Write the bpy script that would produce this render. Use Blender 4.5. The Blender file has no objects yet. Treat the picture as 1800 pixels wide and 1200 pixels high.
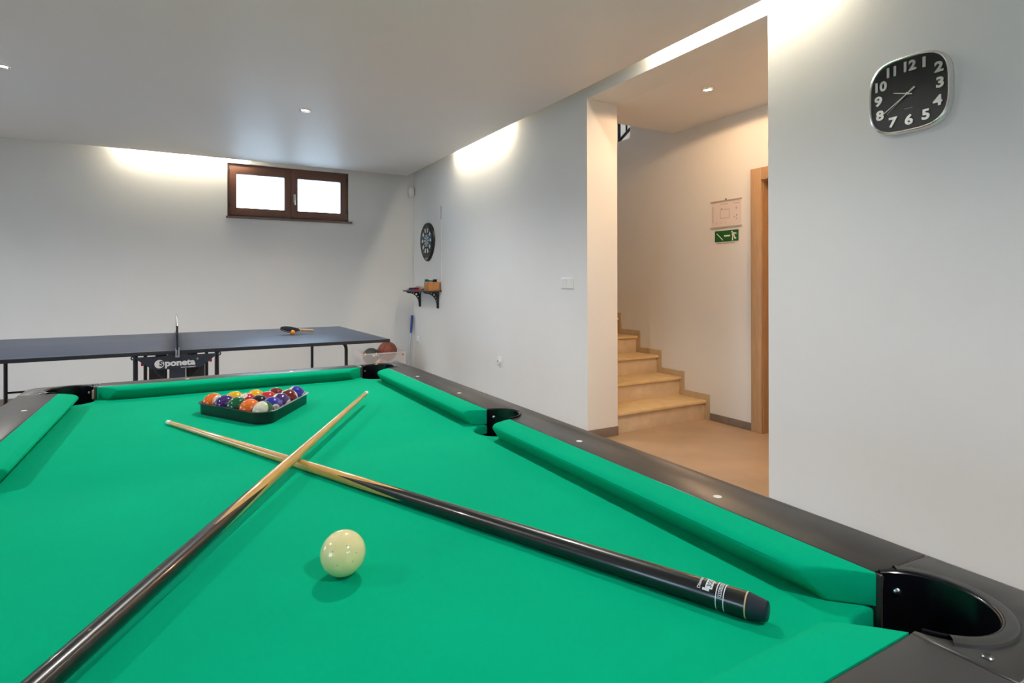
import bpy, bmesh, math, random
from mathutils import Vector, Matrix
from math import pi, sin, cos, radians

random.seed(7)
SC = bpy.context.scene
COL = SC.collection

# ------------------------------------------------------------------ camera
# room axes: +Y runs along the right-hand wall to the back wall, +X to the right, camera over the origin
cam_d = bpy.data.cameras.new('camera')
cam = bpy.data.objects.new('camera', cam_d); COL.objects.link(cam)
cam_d.sensor_width = 36.0; cam_d.lens = 20.0            # 1000 px focal length in an 1800 px frame
cam_d.shift_y = -(600 - 498) / 1800.0
cam_d.clip_start = 0.02; cam_d.clip_end = 200
cam.rotation_euler = (Matrix.Rotation(-math.atan(0.570), 4, 'Z') @ Matrix.Rotation(pi / 2, 4, 'X') @ Matrix.Rotation(radians(-0.13), 4, 'Z')).to_euler()
cam.location = (0, 0, 1.18)
SC.camera = cam

# ------------------------------------------------------------------ sky and exposure
w = bpy.data.worlds.new('world'); SC.world = w; w.use_nodes = True
bg = w.node_tree.nodes['Background']
bg.inputs['Color'].default_value = (0.56, 0.77, 1.0, 1)
bg.inputs['Strength'].default_value = 14.0
SC.view_settings.view_transform = 'Standard'; SC.view_settings.look = 'None'
SC.view_settings.exposure = -0.37; SC.view_settings.gamma = 1.0
SC.view_settings.use_curve_mapping = False
WARM = (1.0, 0.97, 0.93); HALLW = (1.0, 0.63, 0.35); TUBE = (1.0, 0.88, 0.66)
P_DOWN = 108.0; P_HALL = 37.0; E_TUBE = 260.0

def portal(loc, rot, sx, sy):                            # guides sky light through a modelled wall opening
    l = bpy.data.lights.new('window_portal', 'AREA'); l.shape = 'RECTANGLE'; l.size = sx; l.size_y = sy
    l.cycles.is_portal = True
    o = bpy.data.objects.new('window_portal', l); COL.objects.link(o); o.location = loc; o.rotation_euler = rot

# ------------------------------------------------------------------ materials
def mat(name, color, rough=0.5, metal=0.0, spec=0.5, var=0.0, scale=8.0, bump=0.0, bscale=200.0,
        coat=0.0, emit=None, estr=0.0, sheen=0.0, trans=0.0, alpha=1.0, stretch=None):
    m = bpy.data.materials.new(name); m.use_nodes = True
    nt = m.node_tree; b = nt.nodes['Principled BSDF']
    b.inputs['Base Color'].default_value = (*color, 1)
    b.inputs['Roughness'].default_value = rough; b.inputs['Metallic'].default_value = metal
    b.inputs['Specular IOR Level'].default_value = spec
    b.inputs['Coat Weight'].default_value = coat; b.inputs['Coat Roughness'].default_value = 0.06
    b.inputs['Sheen Weight'].default_value = sheen
    b.inputs['Transmission Weight'].default_value = trans; b.inputs['Alpha'].default_value = alpha
    if emit:
        b.inputs['Emission Color'].default_value = (*emit, 1); b.inputs['Emission Strength'].default_value = estr
    tc = nt.nodes.new('ShaderNodeTexCoord'); src = tc.outputs['Object']
    if stretch:
        mp = nt.nodes.new('ShaderNodeMapping'); mp.inputs['Scale'].default_value = stretch
        nt.links.new(src, mp.inputs['Vector']); src = mp.outputs['Vector']
    if var > 0:
        n = nt.nodes.new('ShaderNodeTexNoise'); n.inputs['Scale'].default_value = scale; n.inputs['Detail'].default_value = 5
        nt.links.new(src, n.inputs['Vector'])
        r = nt.nodes.new('ShaderNodeValToRGB')
        r.color_ramp.elements[0].position = 0.3; r.color_ramp.elements[1].position = 0.7
        r.color_ramp.elements[0].color = (*[max(0, c * (1 - var)) for c in color], 1)
        r.color_ramp.elements[1].color = (*[min(1, c * (1 + var)) for c in color], 1)
        nt.links.new(n.outputs['Fac'], r.inputs['Fac']); nt.links.new(r.outputs['Color'], b.inputs['Base Color'])
    if bump > 0:
        n2 = nt.nodes.new('ShaderNodeTexNoise'); n2.inputs['Scale'].default_value = bscale; n2.inputs['Detail'].default_value = 3
        nt.links.new(src, n2.inputs['Vector'])
        bp = nt.nodes.new('ShaderNodeBump'); bp.inputs['Strength'].default_value = bump; bp.inputs['Distance'].default_value = 0.002
        nt.links.new(n2.outputs['Fac'], bp.inputs['Height']); nt.links.new(bp.outputs['Normal'], b.inputs['Normal'])
    return m

M = {}
M['wall'] = mat('white_wall_paint', (0.765, 0.765, 0.755), 0.7, spec=0.2, var=0.012, scale=2.5, bump=0.05, bscale=90)
M['hallwall'] = M['wall']
M['ceil'] = mat('white_ceiling_paint', (0.78, 0.775, 0.77), 0.5, spec=0.25, var=0.01, scale=1.5)
M['cove'] = mat('cove_paint', (0.78, 0.76, 0.72), 0.8, spec=0.1)
M['tile'] = mat('beige_floor_tile', (0.42, 0.295, 0.19), 0.38, spec=0.4, var=0.13, scale=3.0, bump=0.04, bscale=30)
M['floor'] = mat('room_floor_tile', (0.42, 0.35, 0.285), 0.45, var=0.08, scale=3.0)
M['base'] = mat('brown_skirting_tile', (0.20, 0.155, 0.125), 0.5, var=0.12, scale=12)
M['stepskirt'] = mat('stair_skirting_tile', (0.50, 0.38, 0.24), 0.5, var=0.06, scale=14)
M['riser'] = mat('stair_riser_tile', (0.68, 0.54, 0.38), 0.5, var=0.08, scale=10)
M['tread'] = mat('stair_tread_tile', (0.74, 0.54, 0.28), 0.4, var=0.08, scale=10)
M['winwood'] = mat('brown_window_wood', (0.13, 0.055, 0.035), 0.35, var=0.15, scale=30, stretch=(1, 1, 6))
M['sill'] = mat('dark_brown_sill_stone', (0.13, 0.09, 0.08), 0.3, var=0.2, scale=60)
M['doorwood'] = mat('tan_door_wood', (0.47, 0.30, 0.165), 0.4, var=0.10, scale=9, stretch=(6, 6, 0.6))
M['doordark'] = mat('door_leaf_wood', (0.40, 0.24, 0.12), 0.4, var=0.12, scale=9, stretch=(6, 6, 0.6))
M['cloth'] = mat('green_baize', (0.0, 0.42, 0.215), 0.9, spec=0.04, var=0.05, scale=3.5, bump=0.10, bscale=900)
M['rail'] = mat('dark_taupe_laminate', (0.036, 0.032, 0.030), 0.33, spec=0.36, var=0.10, scale=12, bump=0.02, bscale=500)
M['casting'] = mat('dark_grey_corner_plastic', (0.042, 0.041, 0.040), 0.36, spec=0.5, bump=0.03, bscale=900)
M['liner'] = mat('black_pocket_plastic', (0.004, 0.004, 0.006), 0.22, spec=0.5)
M['steel'] = mat('steel', (0.62, 0.66, 0.70), 0.28, metal=1.0)
M['darksteel'] = mat('dark_screw_steel', (0.16, 0.16, 0.17), 0.3, metal=1.0)
M['ivory'] = mat('ivory_inlay', (0.85, 0.83, 0.76), 0.35)
M['board'] = mat('chipboard_edge', (0.42, 0.25, 0.13), 0.8, var=0.3, scale=80)
M['black'] = mat('black_plastic', (0.012, 0.012, 0.013), 0.4)
M['rack'] = mat('black_rack_plastic', (0.006, 0.008, 0.010), 0.28, spec=0.6)
M['blackmetal'] = mat('black_powder_coat', (0.010, 0.010, 0.011), 0.35)
M['cuewood'] = mat('lacquered_maple', (0.70, 0.38, 0.10), 0.25, coat=0.7, var=0.18, scale=10, stretch=(1, 14, 14))
M['cueblack'] = mat('black_cue_lacquer', (0.006, 0.006, 0.007), 0.30, coat=0.35)
M['ferrule'] = mat('white_ferrule', (0.85, 0.84, 0.80), 0.35)
M['bumper'] = mat('navy_rubber', (0.012, 0.018, 0.032), 0.45)
M['gold'] = mat('pale_gold_ring', (0.62, 0.47, 0.24), 0.4)
M['white'] = mat('white_plastic', (0.80, 0.80, 0.79), 0.4)
M['print'] = mat('white_print', (0.78, 0.80, 0.84), 0.5)
M['blackprint'] = mat('black_print', (0.02, 0.02, 0.02), 0.5)
M['inlay'] = mat('olive_inlay', (0.30, 0.21, 0.07), 0.35)
M['chip'] = mat('bare_wood_chip', (0.50, 0.22, 0.07), 0.6)
M['pptop'] = mat('anthracite_blue_table_top', (0.028, 0.045, 0.090), 0.40, spec=1.0, bump=0.02, bscale=400)
M['linegrey'] = mat('faded_line_paint', (0.16, 0.18, 0.21), 0.4)
M['ppedge'] = mat('dark_navy_edge', (0.018, 0.024, 0.036), 0.4)
M['ppplate'] = mat('slate_blue_plate', (0.022, 0.032, 0.050), 0.45)
M['red'] = mat('red_plastic', (0.42, 0.015, 0.02), 0.4)
M['netfab'] = mat('dark_net', (0.012, 0.012, 0.03), 0.8)
M['paddle'] = mat('black_rubber', (0.006, 0.008, 0.012), 0.8, spec=0.1)
M['woodlight'] = mat('pale_handle_wood', (0.50, 0.38, 0.22), 0.5, var=0.15, scale=20)
M['orange'] = mat('orange_celluloid', (0.85, 0.30, 0.02), 0.4)
M['chrome'] = mat('brushed_chrome', (0.78, 0.78, 0.76), 0.22, metal=1.0)
M['face'] = mat('black_clock_face', (0.012, 0.012, 0.011), 0.35)
M['numeral'] = mat('silver_numeral', (0.60, 0.60, 0.56), 0.32, metal=0.75)
M['hand'] = mat('pale_clock_hand', (0.72, 0.72, 0.64), 0.4)
M['cardboard'] = mat('orange_brown_card', (0.50, 0.20, 0.055), 0.7, var=0.06, scale=15)
M['blue'] = mat('blue_plastic', (0.02, 0.07, 0.28), 0.4)
M['teal'] = mat('teal_plastic', (0.01, 0.20, 0.22), 0.4)
M['purple'] = mat('purple_plastic', (0.07, 0.04, 0.25), 0.4)
M['grey'] = mat('grey_plastic', (0.28, 0.27, 0.24), 0.5)
M['pink'] = mat('pink_foam', (0.65, 0.17, 0.28), 0.7)
M['yellow'] = mat('yellow_foam', (0.80, 0.45, 0.05), 0.6)
M['bin'] = mat('frosted_plastic', (0.86, 0.80, 0.78), 0.45, alpha=0.28)
M['leather'] = mat('brown_basketball_rubber', (0.23, 0.055, 0.028), 0.6, bump=0.3, bscale=400)
M['seam'] = mat('black_seam', (0.012, 0.010, 0.010), 0.6)
M['darkball'] = mat('dark_grey_ball', (0.028, 0.034, 0.036), 0.5)
M['paper'] = mat('white_paper', (0.74, 0.66, 0.64), 0.5)
M['paperink'] = mat('grey_ink', (0.42, 0.36, 0.35), 0.6)
M['greysign'] = mat('clear_holder_edge', (0.46, 0.38, 0.30), 0.4)
M['green'] = mat('emergency_green', (0.004, 0.10, 0.012), 0.5)
M['signwhite'] = mat('sign_white', (0.78, 0.86, 0.72), 0.5)
M['lens'] = mat('lamp_lens', (1, 1, 1), 0.3, emit=(1.0, 0.93, 0.82), estr=9.0)
M['tube'] = mat('fluorescent_glow', (1, 1, 1), 0.3, emit=TUBE, estr=E_TUBE)
M['outside'] = mat('pale_gravel', (0.55, 0.55, 0.53), 0.9, var=0.1)
g = bpy.data.materials.new('window_glass'); g.use_nodes = True; M['glass'] = g
nt = g.node_tree; nt.nodes.remove(nt.nodes['Principled BSDF'])
_t = nt.nodes.new('ShaderNodeBsdfTransparent'); _g = nt.nodes.new('ShaderNodeBsdfGlossy'); _g.inputs['Roughness'].default_value = 0.02
_f = nt.nodes.new('ShaderNodeFresnel'); _f.inputs['IOR'].default_value = 1.3; _mx = nt.nodes.new('ShaderNodeMixShader')
nt.links.new(_f.outputs[0], _mx.inputs[0]); nt.links.new(_t.outputs[0], _mx.inputs[1]); nt.links.new(_g.outputs[0], _mx.inputs[2])
nt.links.new(_mx.outputs[0], nt.nodes['Material Output'].inputs['Surface'])

# ------------------------------------------------------------------ geometry helpers
class MB:
    def __init__(s): s.v = []; s.f = []
    def add(s, vs, fs):
        o = len(s.v); s.v += [tuple(v) for v in vs]; s.f += [tuple(i + o for i in f) for f in fs]; return s
    def box(s, x0, x1, y0, y1, z0, z1, b=0.0):
        if b <= 0:
            return s.add([(x0,y0,z0),(x1,y0,z0),(x1,y1,z0),(x0,y1,z0),(x0,y0,z1),(x1,y0,z1),(x1,y1,z1),(x0,y1,z1)],
                         [(0,3,2,1),(4,5,6,7),(0,1,5,4),(1,2,6,5),(2,3,7,6),(3,0,4,7)])
        bm = bmesh.new(); bmesh.ops.create_cube(bm, size=1)
        for v in bm.verts:
            v.co = Vector(((x0+x1)/2 + v.co.x*(x1-x0), (y0+y1)/2 + v.co.y*(y1-y0), (z0+z1)/2 + v.co.z*(z1-z0)))
        bmesh.ops.bevel(bm, geom=bm.edges[:], offset=b, segments=2, affect='EDGES', profile=0.6)
        return s.bm(bm)
    def bm(s, bm, mtx=None):
        bm.verts.index_update()
        vs = [(mtx @ v.co if mtx else v.co)[:] for v in bm.verts]; fs = [[v.index for v in f.verts] for f in bm.faces]
        bm.free(); return s.add(vs, fs)
    def obox(s, c, ax, ay, az):                                        # oriented box: centre and half axes
        c, ax, ay, az = map(Vector, (c, ax, ay, az))
        p = [c+i*ax+j*ay+k*az for k in (-1,1) for i, j in ((-1,-1),(1,-1),(1,1),(-1,1))]
        return s.add(p, [(0,3,2,1),(4,5,6,7),(0,1,5,4),(1,2,6,5),(2,3,7,6),(3,0,4,7)])
    def lathe(s, prof, n=32, mtx=None, cap=True, a0=0.0, a1=2*pi):   # profile [(r,z)] about Z
        full = abs(a1 - a0 - 2*pi) < 1e-6; m = n if full else n + 1
        vs = []
        for r, z in prof:
            for i in range(m):
                a = a0 + (a1-a0)*i/n; vs.append(Vector((r*cos(a), r*sin(a), z)))
        fs = []
        for j in range(len(prof)-1):
            for i in range(n):
                k = (i+1) % m
                fs.append((j*m+i, j*m+k, (j+1)*m+k, (j+1)*m+i))
        if cap and full:
            fs.append(tuple(reversed(range(m)))); fs.append(tuple((len(prof)-1)*m+i for i in range(m)))
        if mtx: vs = [mtx @ v for v in vs]
        return s.add(vs, fs)
    def tube(s, pts, r, n=10, cap=True):
        pts = [Vector(p) for p in pts]; vs = []; up = Vector((0,0,1))
        t0 = (pts[1]-pts[0]).normalized()
        nrm = t0.cross(up if abs(t0.z) < 0.9 else Vector((1,0,0))).normalized()
        for i, p in enumerate(pts):
            t = (pts[min(i+1, len(pts)-1)] - pts[max(i-1, 0)]).normalized()
            nrm = (nrm - t*nrm.dot(t)).normalized(); bi = t.cross(nrm)
            rr = r[i] if isinstance(r, (list, tuple)) else r
            for k in range(n):
                a = 2*pi*k/n; vs.append(p + nrm*cos(a)*rr + bi*sin(a)*rr)
        fs = []
        for i in range(len(pts)-1):
            for k in range(n):
                q = (k+1) % n; fs.append((i*n+k, i*n+q, (i+1)*n+q, (i+1)*n+k))
        if cap:
            fs.append(tuple(reversed(range(n)))); fs.append(tuple((len(pts)-1)*n+k for k in range(n)))
        return s.add(vs, fs)
    def prism(s, poly, z0, z1, bevel=0.0, mtx=None, seg=2):            # simple polygon, extruded in z; top rim bevelled
        bm = bmesh.new()
        lo = [bm.verts.new((x, y, z0)) for x, y in poly]; hi = [bm.verts.new((x, y, z1)) for x, y in poly]
        n = len(poly)
        bm.faces.new(list(reversed(lo))); top = bm.faces.new(hi)
        for i in range(n):
            k = (i+1) % n; bm.faces.new((lo[i], lo[k], hi[k], hi[i]))
        bmesh.ops.recalc_face_normals(bm, faces=bm.faces[:])
        if bevel > 0:
            bmesh.ops.bevel(bm, geom=list(top.edges), offset=bevel, segments=seg, affect='EDGES', profile=0.5)
        bmesh.ops.triangulate(bm, faces=[f for f in bm.faces if len(f.verts) > 4])
        return s.bm(bm, mtx)
    def sphere(s, c, r, nu=24, nv=12, sc=(1,1,1)):
        c = Vector(c); vs = [c+Vector((0,0,-r*sc[2]))]; fs = []
        for j in range(1, nv):
            p = -pi/2 + pi*j/nv
            for i in range(nu):
                a = 2*pi*i/nu; vs.append(c + Vector((r*cos(p)*cos(a)*sc[0], r*cos(p)*sin(a)*sc[1], r*sin(p)*sc[2])))
        vs.append(c+Vector((0,0,r*sc[2]))); L = len(vs)-1
        for i in range(nu):
            k = (i+1) % nu
            fs.append((0, 1+k, 1+i)); fs.append((L, 1+(nv-2)*nu+i, 1+(nv-2)*nu+k))
            for j in range(nv-2):
                fs.append((1+j*nu+i, 1+j*nu+k, 1+(j+1)*nu+k, 1+(j+1)*nu+i))
        return s.add(vs, fs)
    def mesh(s, name, smooth=True, ang=35):
        me = bpy.data.meshes.new(name); me.from_pydata(s.v, [], s.f); me.update()
        if smooth:
            me.polygons.foreach_set('use_smooth', [True]*len(me.polygons)); me.set_sharp_from_angle(angle=radians(ang))
        return me
    def build(s, name, m, parent=None, smooth=True, ang=35, label=None):
        me = s.mesh(name, smooth, ang); return link(name, me, m, parent, label)

def link(name, me, m, parent=None, label=None):
    if m is not None:
        me.materials.clear(); me.materials.append(M[m] if isinstance(m, str) else m)
    o = bpy.data.objects.new(name, me); COL.objects.link(o)
    if parent: o.parent = parent
    if label: o['label'] = label
    return o
def tag(o, label=None, cat=None, group=None, kind=None):
    if label: o['label'] = label
    if cat: o['category'] = cat
    if group: o['group'] = group
    if kind: o['kind'] = kind
    return o
def thing(name, label, cat, loc=(0,0,0), rz=0.0, group=None):
    o = bpy.data.objects.new(name, None); COL.objects.link(o); o.location = loc; o.rotation_euler = (0,0,rz)
    o.empty_display_size = 0.1
    return tag(o, label, cat, group)
def struct(o): o['kind'] = 'structure'; return o
def sempty(name, loc=(0,0,0)):
    o = bpy.data.objects.new(name, None); COL.objects.link(o); o.location = loc; return struct(o)
def arc(c, r, a0, a1, n=16): return [(c[0]+r*cos(a0+(a1-a0)*i/n), c[1]+r*sin(a0+(a1-a0)*i/n)) for i in range(n+1)]

def text_bm(body, size=1.0, bold=0.0, extrude=0.0, align='CENTER', shear=0.0, xs=1.0):
    """flat or extruded lettering as a list of verts and faces in the XY plane"""
    cu = bpy.data.curves.new('t', 'FONT'); cu.body = body; cu.size = size; cu.extrude = extrude; cu.offset = bold
    cu.align_x = align; cu.align_y = 'CENTER'; cu.resolution_u = 4; cu.shear = shear
    ob = bpy.data.objects.new('t', cu); COL.objects.link(ob)
    bpy.context.view_layer.update()
    me = bpy.data.meshes.new_from_object(ob.evaluated_get(bpy.context.evaluated_depsgraph_get()))
    vs = [(v.co.x*xs, v.co.y, v.co.z) for v in me.vertices]; fs = [tuple(p.vertices) for p in me.polygons]
    bpy.data.objects.remove(ob); bpy.data.curves.remove(cu); bpy.data.meshes.remove(me)
    return vs, fs
def text_on(body, size, fn, **k):
    vs, fs = text_bm(body, size, **k); return MB().add([fn(Vector(v)) for v in vs], fs)
def subdiv_text(body, size, cuts=1, **k):
    vs, fs = text_bm(body, size, **k); bm = bmesh.new()
    bv = [bm.verts.new(v) for v in vs]
    for f in fs:
        try: bm.faces.new([bv[i] for i in f])
        except ValueError: pass
    bmesh.ops.triangulate(bm, faces=bm.faces[:])
    if cuts: bmesh.ops.subdivide_edges(bm, edges=bm.edges[:], cuts=cuts, use_grid_fill=True)
    bm.verts.index_update()
    r = [v.co.copy() for v in bm.verts], [tuple(v.index for v in f.verts) for f in bm.faces]; bm.free(); return r

# ------------------------------------------------------------------ room shell
XR, YB, XL, YN = 2.61, 7.22, -4.0, -2.6        # right wall, back wall, left wall, near wall
HC, HS = 2.58, 2.86                            # dropped ceiling, slab above the light cove
DY0, DY1, DH = 1.90, 3.435, 2.567              # passage opening in the right wall
XW2 = 2.90; XH = 3.91                          # far face of right wall, hall wall
HT = 5.2
def boxes(name, m, lst, parent=None):
    b = MB()
    for q in lst: b.box(*q)
    return b.build(name, m, parent, smooth=False)

struct(boxes('floor', 'floor', [(XL-.3, XR, YN-.3, YB+.3, -.1, 0)]))
struct(boxes('floor_hall', 'tile', [(XR, XH+.3, -.3, 7.6, -.1, 0)]))
struct(boxes('wall_right', 'wall', [(XR, XW2, YN-.3, DY0, 0, HS), (XR, XW2, DY0, DY1, DH, HS), (XR, XW2, DY1, YB+.3, 0, HS)]))
WX0, WX1, WZ0, WZ1 = 0.393, 1.757, 1.955, 2.562
struct(boxes('wall_back', 'wall', [(XL-.3, WX0, YB, YB+.3, 0, HS), (WX1, XR, YB, YB+.3, 0, HS),
                                   (WX0, WX1, YB, YB+.3, 0, WZ0), (WX0, WX1, YB, YB+.3, WZ1, HS)]))
# near wall with a twin of the high window, left wall with a glazed garden door and a second one added for light
NX0, NX1 = 0.45, 1.80
struct(boxes('wall_near', 'wall', [(XL-.3, NX0, YN-.3, YN, 0, HS), (NX1, XR, YN-.3, YN, 0, HS),
                                   (NX0, NX1, YN-.3, YN, 0, WZ0), (NX0, NX1, YN-.3, YN, WZ1, HS)]))
LY0, LY1, LZ = -0.7, 0.7, 2.2
LY2, LY3 = 4.2, 5.7
struct(boxes('wall_left', 'wall', [(XL-.3, XL, YN, LY0, 0, HS), (XL-.3, XL, LY1, LY2, 0, HS), (XL-.3, XL, LY3, YB, 0, HS), (XL-.3, XL, LY0, LY1, LZ, HS), (XL-.3, XL, LY2, LY3, LZ, HS)]))
GP = 0.13
ce = MB(); ce.box(XL+GP, XR-GP, YN+GP, YB-GP, HC, HC+.045, b=.004); struct(ce.build('ceiling', 'ceil'))
struct(boxes('ceiling_slab', 'cove', [(XL-.3, XW2, YN-.3, YB+.3, HS, HS+.15)]))
# hall beyond the passage
struct(boxes('ceiling_hall', 'ceil', [(XW2, XH, .9, 3.84, DH, DH+.25)]))
DRY0, DRY1, DRZ = 2.02, 2.90, 1.99
OY0, OY1, OZ = 4.43, 5.6, 2.655
struct(boxes('wall_hall', 'wall', [(XH, XH+.16, .6, DRY0, 0, HT), (XH, XH+.16, DRY0, DRY1, DRZ, HT), (XH, XH+.16, DRY1, OY0, 0, HT),
                                   (XH, XH+.16, OY0, OY1, 0, OZ), (XH, XH+.16, OY1, 7.6, 0, HT)]))
struct(boxes('wall_hall_near', 'wall', [(XW2, XH, .6, .9, 0, HT)]))
struct(boxes('wall_stair_end', 'wall', [(XW2, XH, 7.4, 7.6, 0, HT)]))
struct(boxes('wall_stair_upper', 'wall', [(XR, XW2, .6, 7.6, HS+.15, HT)]))
struct(boxes('wall_stair_header', 'wall', [(XW2, XH, 3.72, 3.84, DH+.25, HT)]))
struct(boxes('ceiling_stair', 'ceil', [(XR, XH+1.6, 3.72, 7.6, HT, HT+.1)]))
struct(boxes('wall_upstairs', 'wall', [(XH+1.2, XH+1.3, 3.0, 7.6, 2.4, HT), (XH+.16, XH+1.2, 3.0, 3.1, 2.4, HT), (XH+.16, XH+1.2, 7.0, 7.1, 2.4, HT)]))
struct(boxes('floor_upstairs', 'floor', [(XH+.16, XH+1.2, 3.1, 7.0, 2.45, 2.5)]))
struct(boxes('wall_behind_door', 'wall', [(XH+.16, XH+.9, 1.7, 1.75, 0, 2.4), (XH+.16, XH+.9, 3.1, 3.15, 0, 2.4), (XH+.85, XH+.9, 1.75, 3.1, 0, 2.4), (XH+.16, XH+.9, 1.7, 3.15, 2.35, 2.4)]))

# skirting tiles
def skirt(name, tiles):
    o = sempty(name)
    for q in tiles:
        MB().box(*q, b=.0015).build('tile', 'base', o)
    return o
skirt('baseboard_hall', [(XH-.010, XH, 3.215, 3.408, 0, .062), (XH-.010, XH, 3.000, 3.211, 0, .062)])
skirt('baseboard_jamb', [(XR-.004, XW2, DY1-.010, DY1, 0, .072)])
skirt('baseboard_right', [(XR-.010, XR, DY1 + .62*i, min(YB, DY1 + .62*i + .616), 0, .072) for i in range(7) if DY1+.62*i < YB-.05] +
      [(XR-.010, XR, DY0 - .62*(i+1) + .004, DY0 - .62*i, 0, .072) for i in range(6)])
skirt('baseboard_back', [(XL + .6*i, min(XR-.012, XL + .6*i + .596), YB-.010, YB, 0, .072) for i in range(11)])

# ------------------------------------------------------------------ windows
def high_window(name, x0, x1, yw, s):
    """two-leaf wooden window in a reveal; s=+1 looks out to +Y"""
    o = sempty(name, ((x0+x1)/2, yw, WZ0)); cx = (x0+x1)/2; W = (x1-x0)/2; H = WZ1-WZ0
    def bx(mb, a, b, d0, d1, z0, z1, bev=.003):
        y0, y1 = sorted((s*d0, s*d1)); return mb.box(a, b, y0, y1, z0, z1, b=bev)
    fr = MB()                                                            # fixed frame, 55 mm behind the wall face
    bx(fr, -W, -W+.030, .030, .10, 0, H); bx(fr, W-.030, W, .030, .10, 0, H)
    bx(fr, -W+.029, W-.029, .030, .10, H-.030, H); bx(fr, -W+.029, W-.029, .030, .10, 0, .020)
    fr.build('window_frame', 'winwood', o)
    for a, b in ((-W+.022, .004), (.006, W-.022)):
        sh = MB(); bx(sh, a, a+.075, .018, .075, .016, H-.024, .005); bx(sh, b-.075, b, .018, .075, .016, H-.024, .005)
        bx(sh, a+.072, b-.072, .020, .073, .016, .105, .004); bx(sh, a+.072, b-.072, .020, .073, H-.115, H-.024, .004)
        so = sh.build('sash', 'winwood', o)
        gp = MB(); bx(gp, a+.070, b-.070, .044, .050, .10, H-.11, 0); gp.build('pane', 'glass', so, smooth=False)
        if a > 0:
            hd = MB(); bx(hd, a+.024, a+.050, .008, .018, .20, .30, .003); bx(hd, a+.030, a+.044, -.022, .010, .268, .282, .002)
            bx(hd, a+.028, a+.046, -.034, -.020, .165, .285, .004); hd.build('handle', 'chrome', so)
    sl = MB(); bx(sl, -W-.014, W+.038, -.030, .10, -.022, 0.0, .003); sl.build('window_sill', 'sill', o)
    # small dark hinges at the outer edges
    for zz in (.10, H-.12):
        for xx in (-W+.016, W-.026):
            hg = MB(); bx(hg, xx, xx+.010, .012, .030, zz, zz+.05, .001); hg.build('hinge', 'black', o)
    return o
high_window('window_1', WX0, WX1, YB, 1)
high_window('window_2', NX0, NX1, YN, -1)
portal(((WX0+WX1)/2, YB+.29, (WZ0+WZ1)/2), (pi/2, 0, 0), WX1-WX0, WZ1-WZ0)
portal(((NX0+NX1)/2, YN-.29, (WZ0+WZ1)/2), (-pi/2, 0, 0), NX1-NX0, WZ1-WZ0)
def glazed_door(name, ya, yb):
    portal((XL-.29, (ya+yb)/2, LZ/2), (0, -pi/2, 0), LZ, yb-ya)
    gd = sempty(name, (XL-.12, (ya+yb)/2, 0)); hw = (yb-ya)/2
    for a, b in ((-hw, 0), (0, hw)):
        lf = MB(); lf.box(0, .05, a+.005, a+.085, .01, LZ-.01, b=.004); lf.box(0, .05, b-.085, b-.005, .01, LZ-.01, b=.004)
        lf.box(.002, .048, a+.08, b-.08, .01, .11); lf.box(.002, .048, a+.08, b-.08, LZ-.10, LZ-.01)
        lo = lf.build('door_leaf', 'winwood', gd)
        MB().box(.022, .028, a+.08, b-.08, .10, LZ-.09).build('pane', 'glass', lo, smooth=False)
        yh = a+.045 if a == 0 else b-.045; ye = a+.15 if a == 0 else b-.15
        MB().tube([(.05, yh, 1.02), (.095, yh, 1.02), (.095, ye, 1.02)], .009).build('handle', 'chrome', lo)
glazed_door('door_2', LY0, LY1)
glazed_door('door_3_added', LY2, LY3)  # unseen door, added to bring daylight to the far part of the room
struct(boxes('ground_outside', 'outside', [(-40, XL-.3, -40, 60, -.35, -.25), (-40, 40, YB+.3, 60, 1.5, 1.62), (-40, 40, -40, YN-.3, 1.5, 1.62)]))

# ------------------------------------------------------------------ hall door, stairs, stair rail
d1 = sempty('door_1', (XH, (DRY0+DRY1)/2, 0)); hw = (DRY1-DRY0)/2
for y0, y1 in ((hw-.005, hw+.092), (-hw-.092, -hw+.005)):
    MB().box(-.020, 0, y0, y1, 0, DRZ+.092, b=.004).build('door_casing', 'doorwood', d1)
MB().box(-.020, 0, -hw+.005, hw-.005, DRZ-.005, DRZ+.092, b=.004).build('door_casing', 'doorwood', d1)
jb = MB(); jb.box(0, .16, hw-.012, hw, 0, DRZ); jb.box(0, .16, -hw, -hw+.012, 0, DRZ); jb.box(0, .16, -hw+.012, hw-.012, DRZ-.012, DRZ)
jb.build('door_jamb', 'doordark', d1, smooth=False)
lf = MB().box(.075, .115, -hw+.014, hw-.014, .006, DRZ-.014, b=.002).build('door_leaf', 'doordark', d1)
hl = MB(); hl.tube([(.075, -hw+.08, 1.0), (.03, -hw+.08, 1.0), (.03, -hw+.2, 1.0)], .009); hl.build('handle', 'chrome', lf)

RISE, RUN, SY = .1640, .288, 3.47
st = thing('staircase', 'beige tiled staircase rising behind the white wall corner', 'staircase', (XW2, SY, 0))
NST = 13
for i in range(NST):
    y = i*RUN; z = i*RISE
    MB().box(.002, XH-XW2-.010, y, y+.016, z, z+RISE-.022, b=.001).build('riser', 'riser', st)
    MB().box(.002, XH-XW2-.010, y-.024, y+RUN+.016, z+RISE-.022, z+RISE, b=.004).build('tread', 'tread', st)
    sk = MB()
    zt = z + RISE + .052; y0 = y-.054
    sk.box(XH-XW2-.011, XH-XW2-.0004, y0, y0+RUN+.0005, max(0, z-.02), zt, b=.001); sk.build('skirting', 'stepskirt', st)
bd = MB().box(.002, XH-XW2-.002, NST*RUN, 7.39-SY, NST*RISE-.06, NST*RISE); bd.build('landing', 'tread', st, smooth=False)
rl = thing('stair_railing', 'black iron stair railing glimpsed at the top of the stairwell', 'railing', (XH+.22, 4.2, 2.5))
def rp(y, z): return (0, y-4.2, z-2.5)
MB().tube([rp(4.856, 2.70), rp(4.856, 3.80)], .017, 8).build('post', 'blackmetal', rl)
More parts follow.
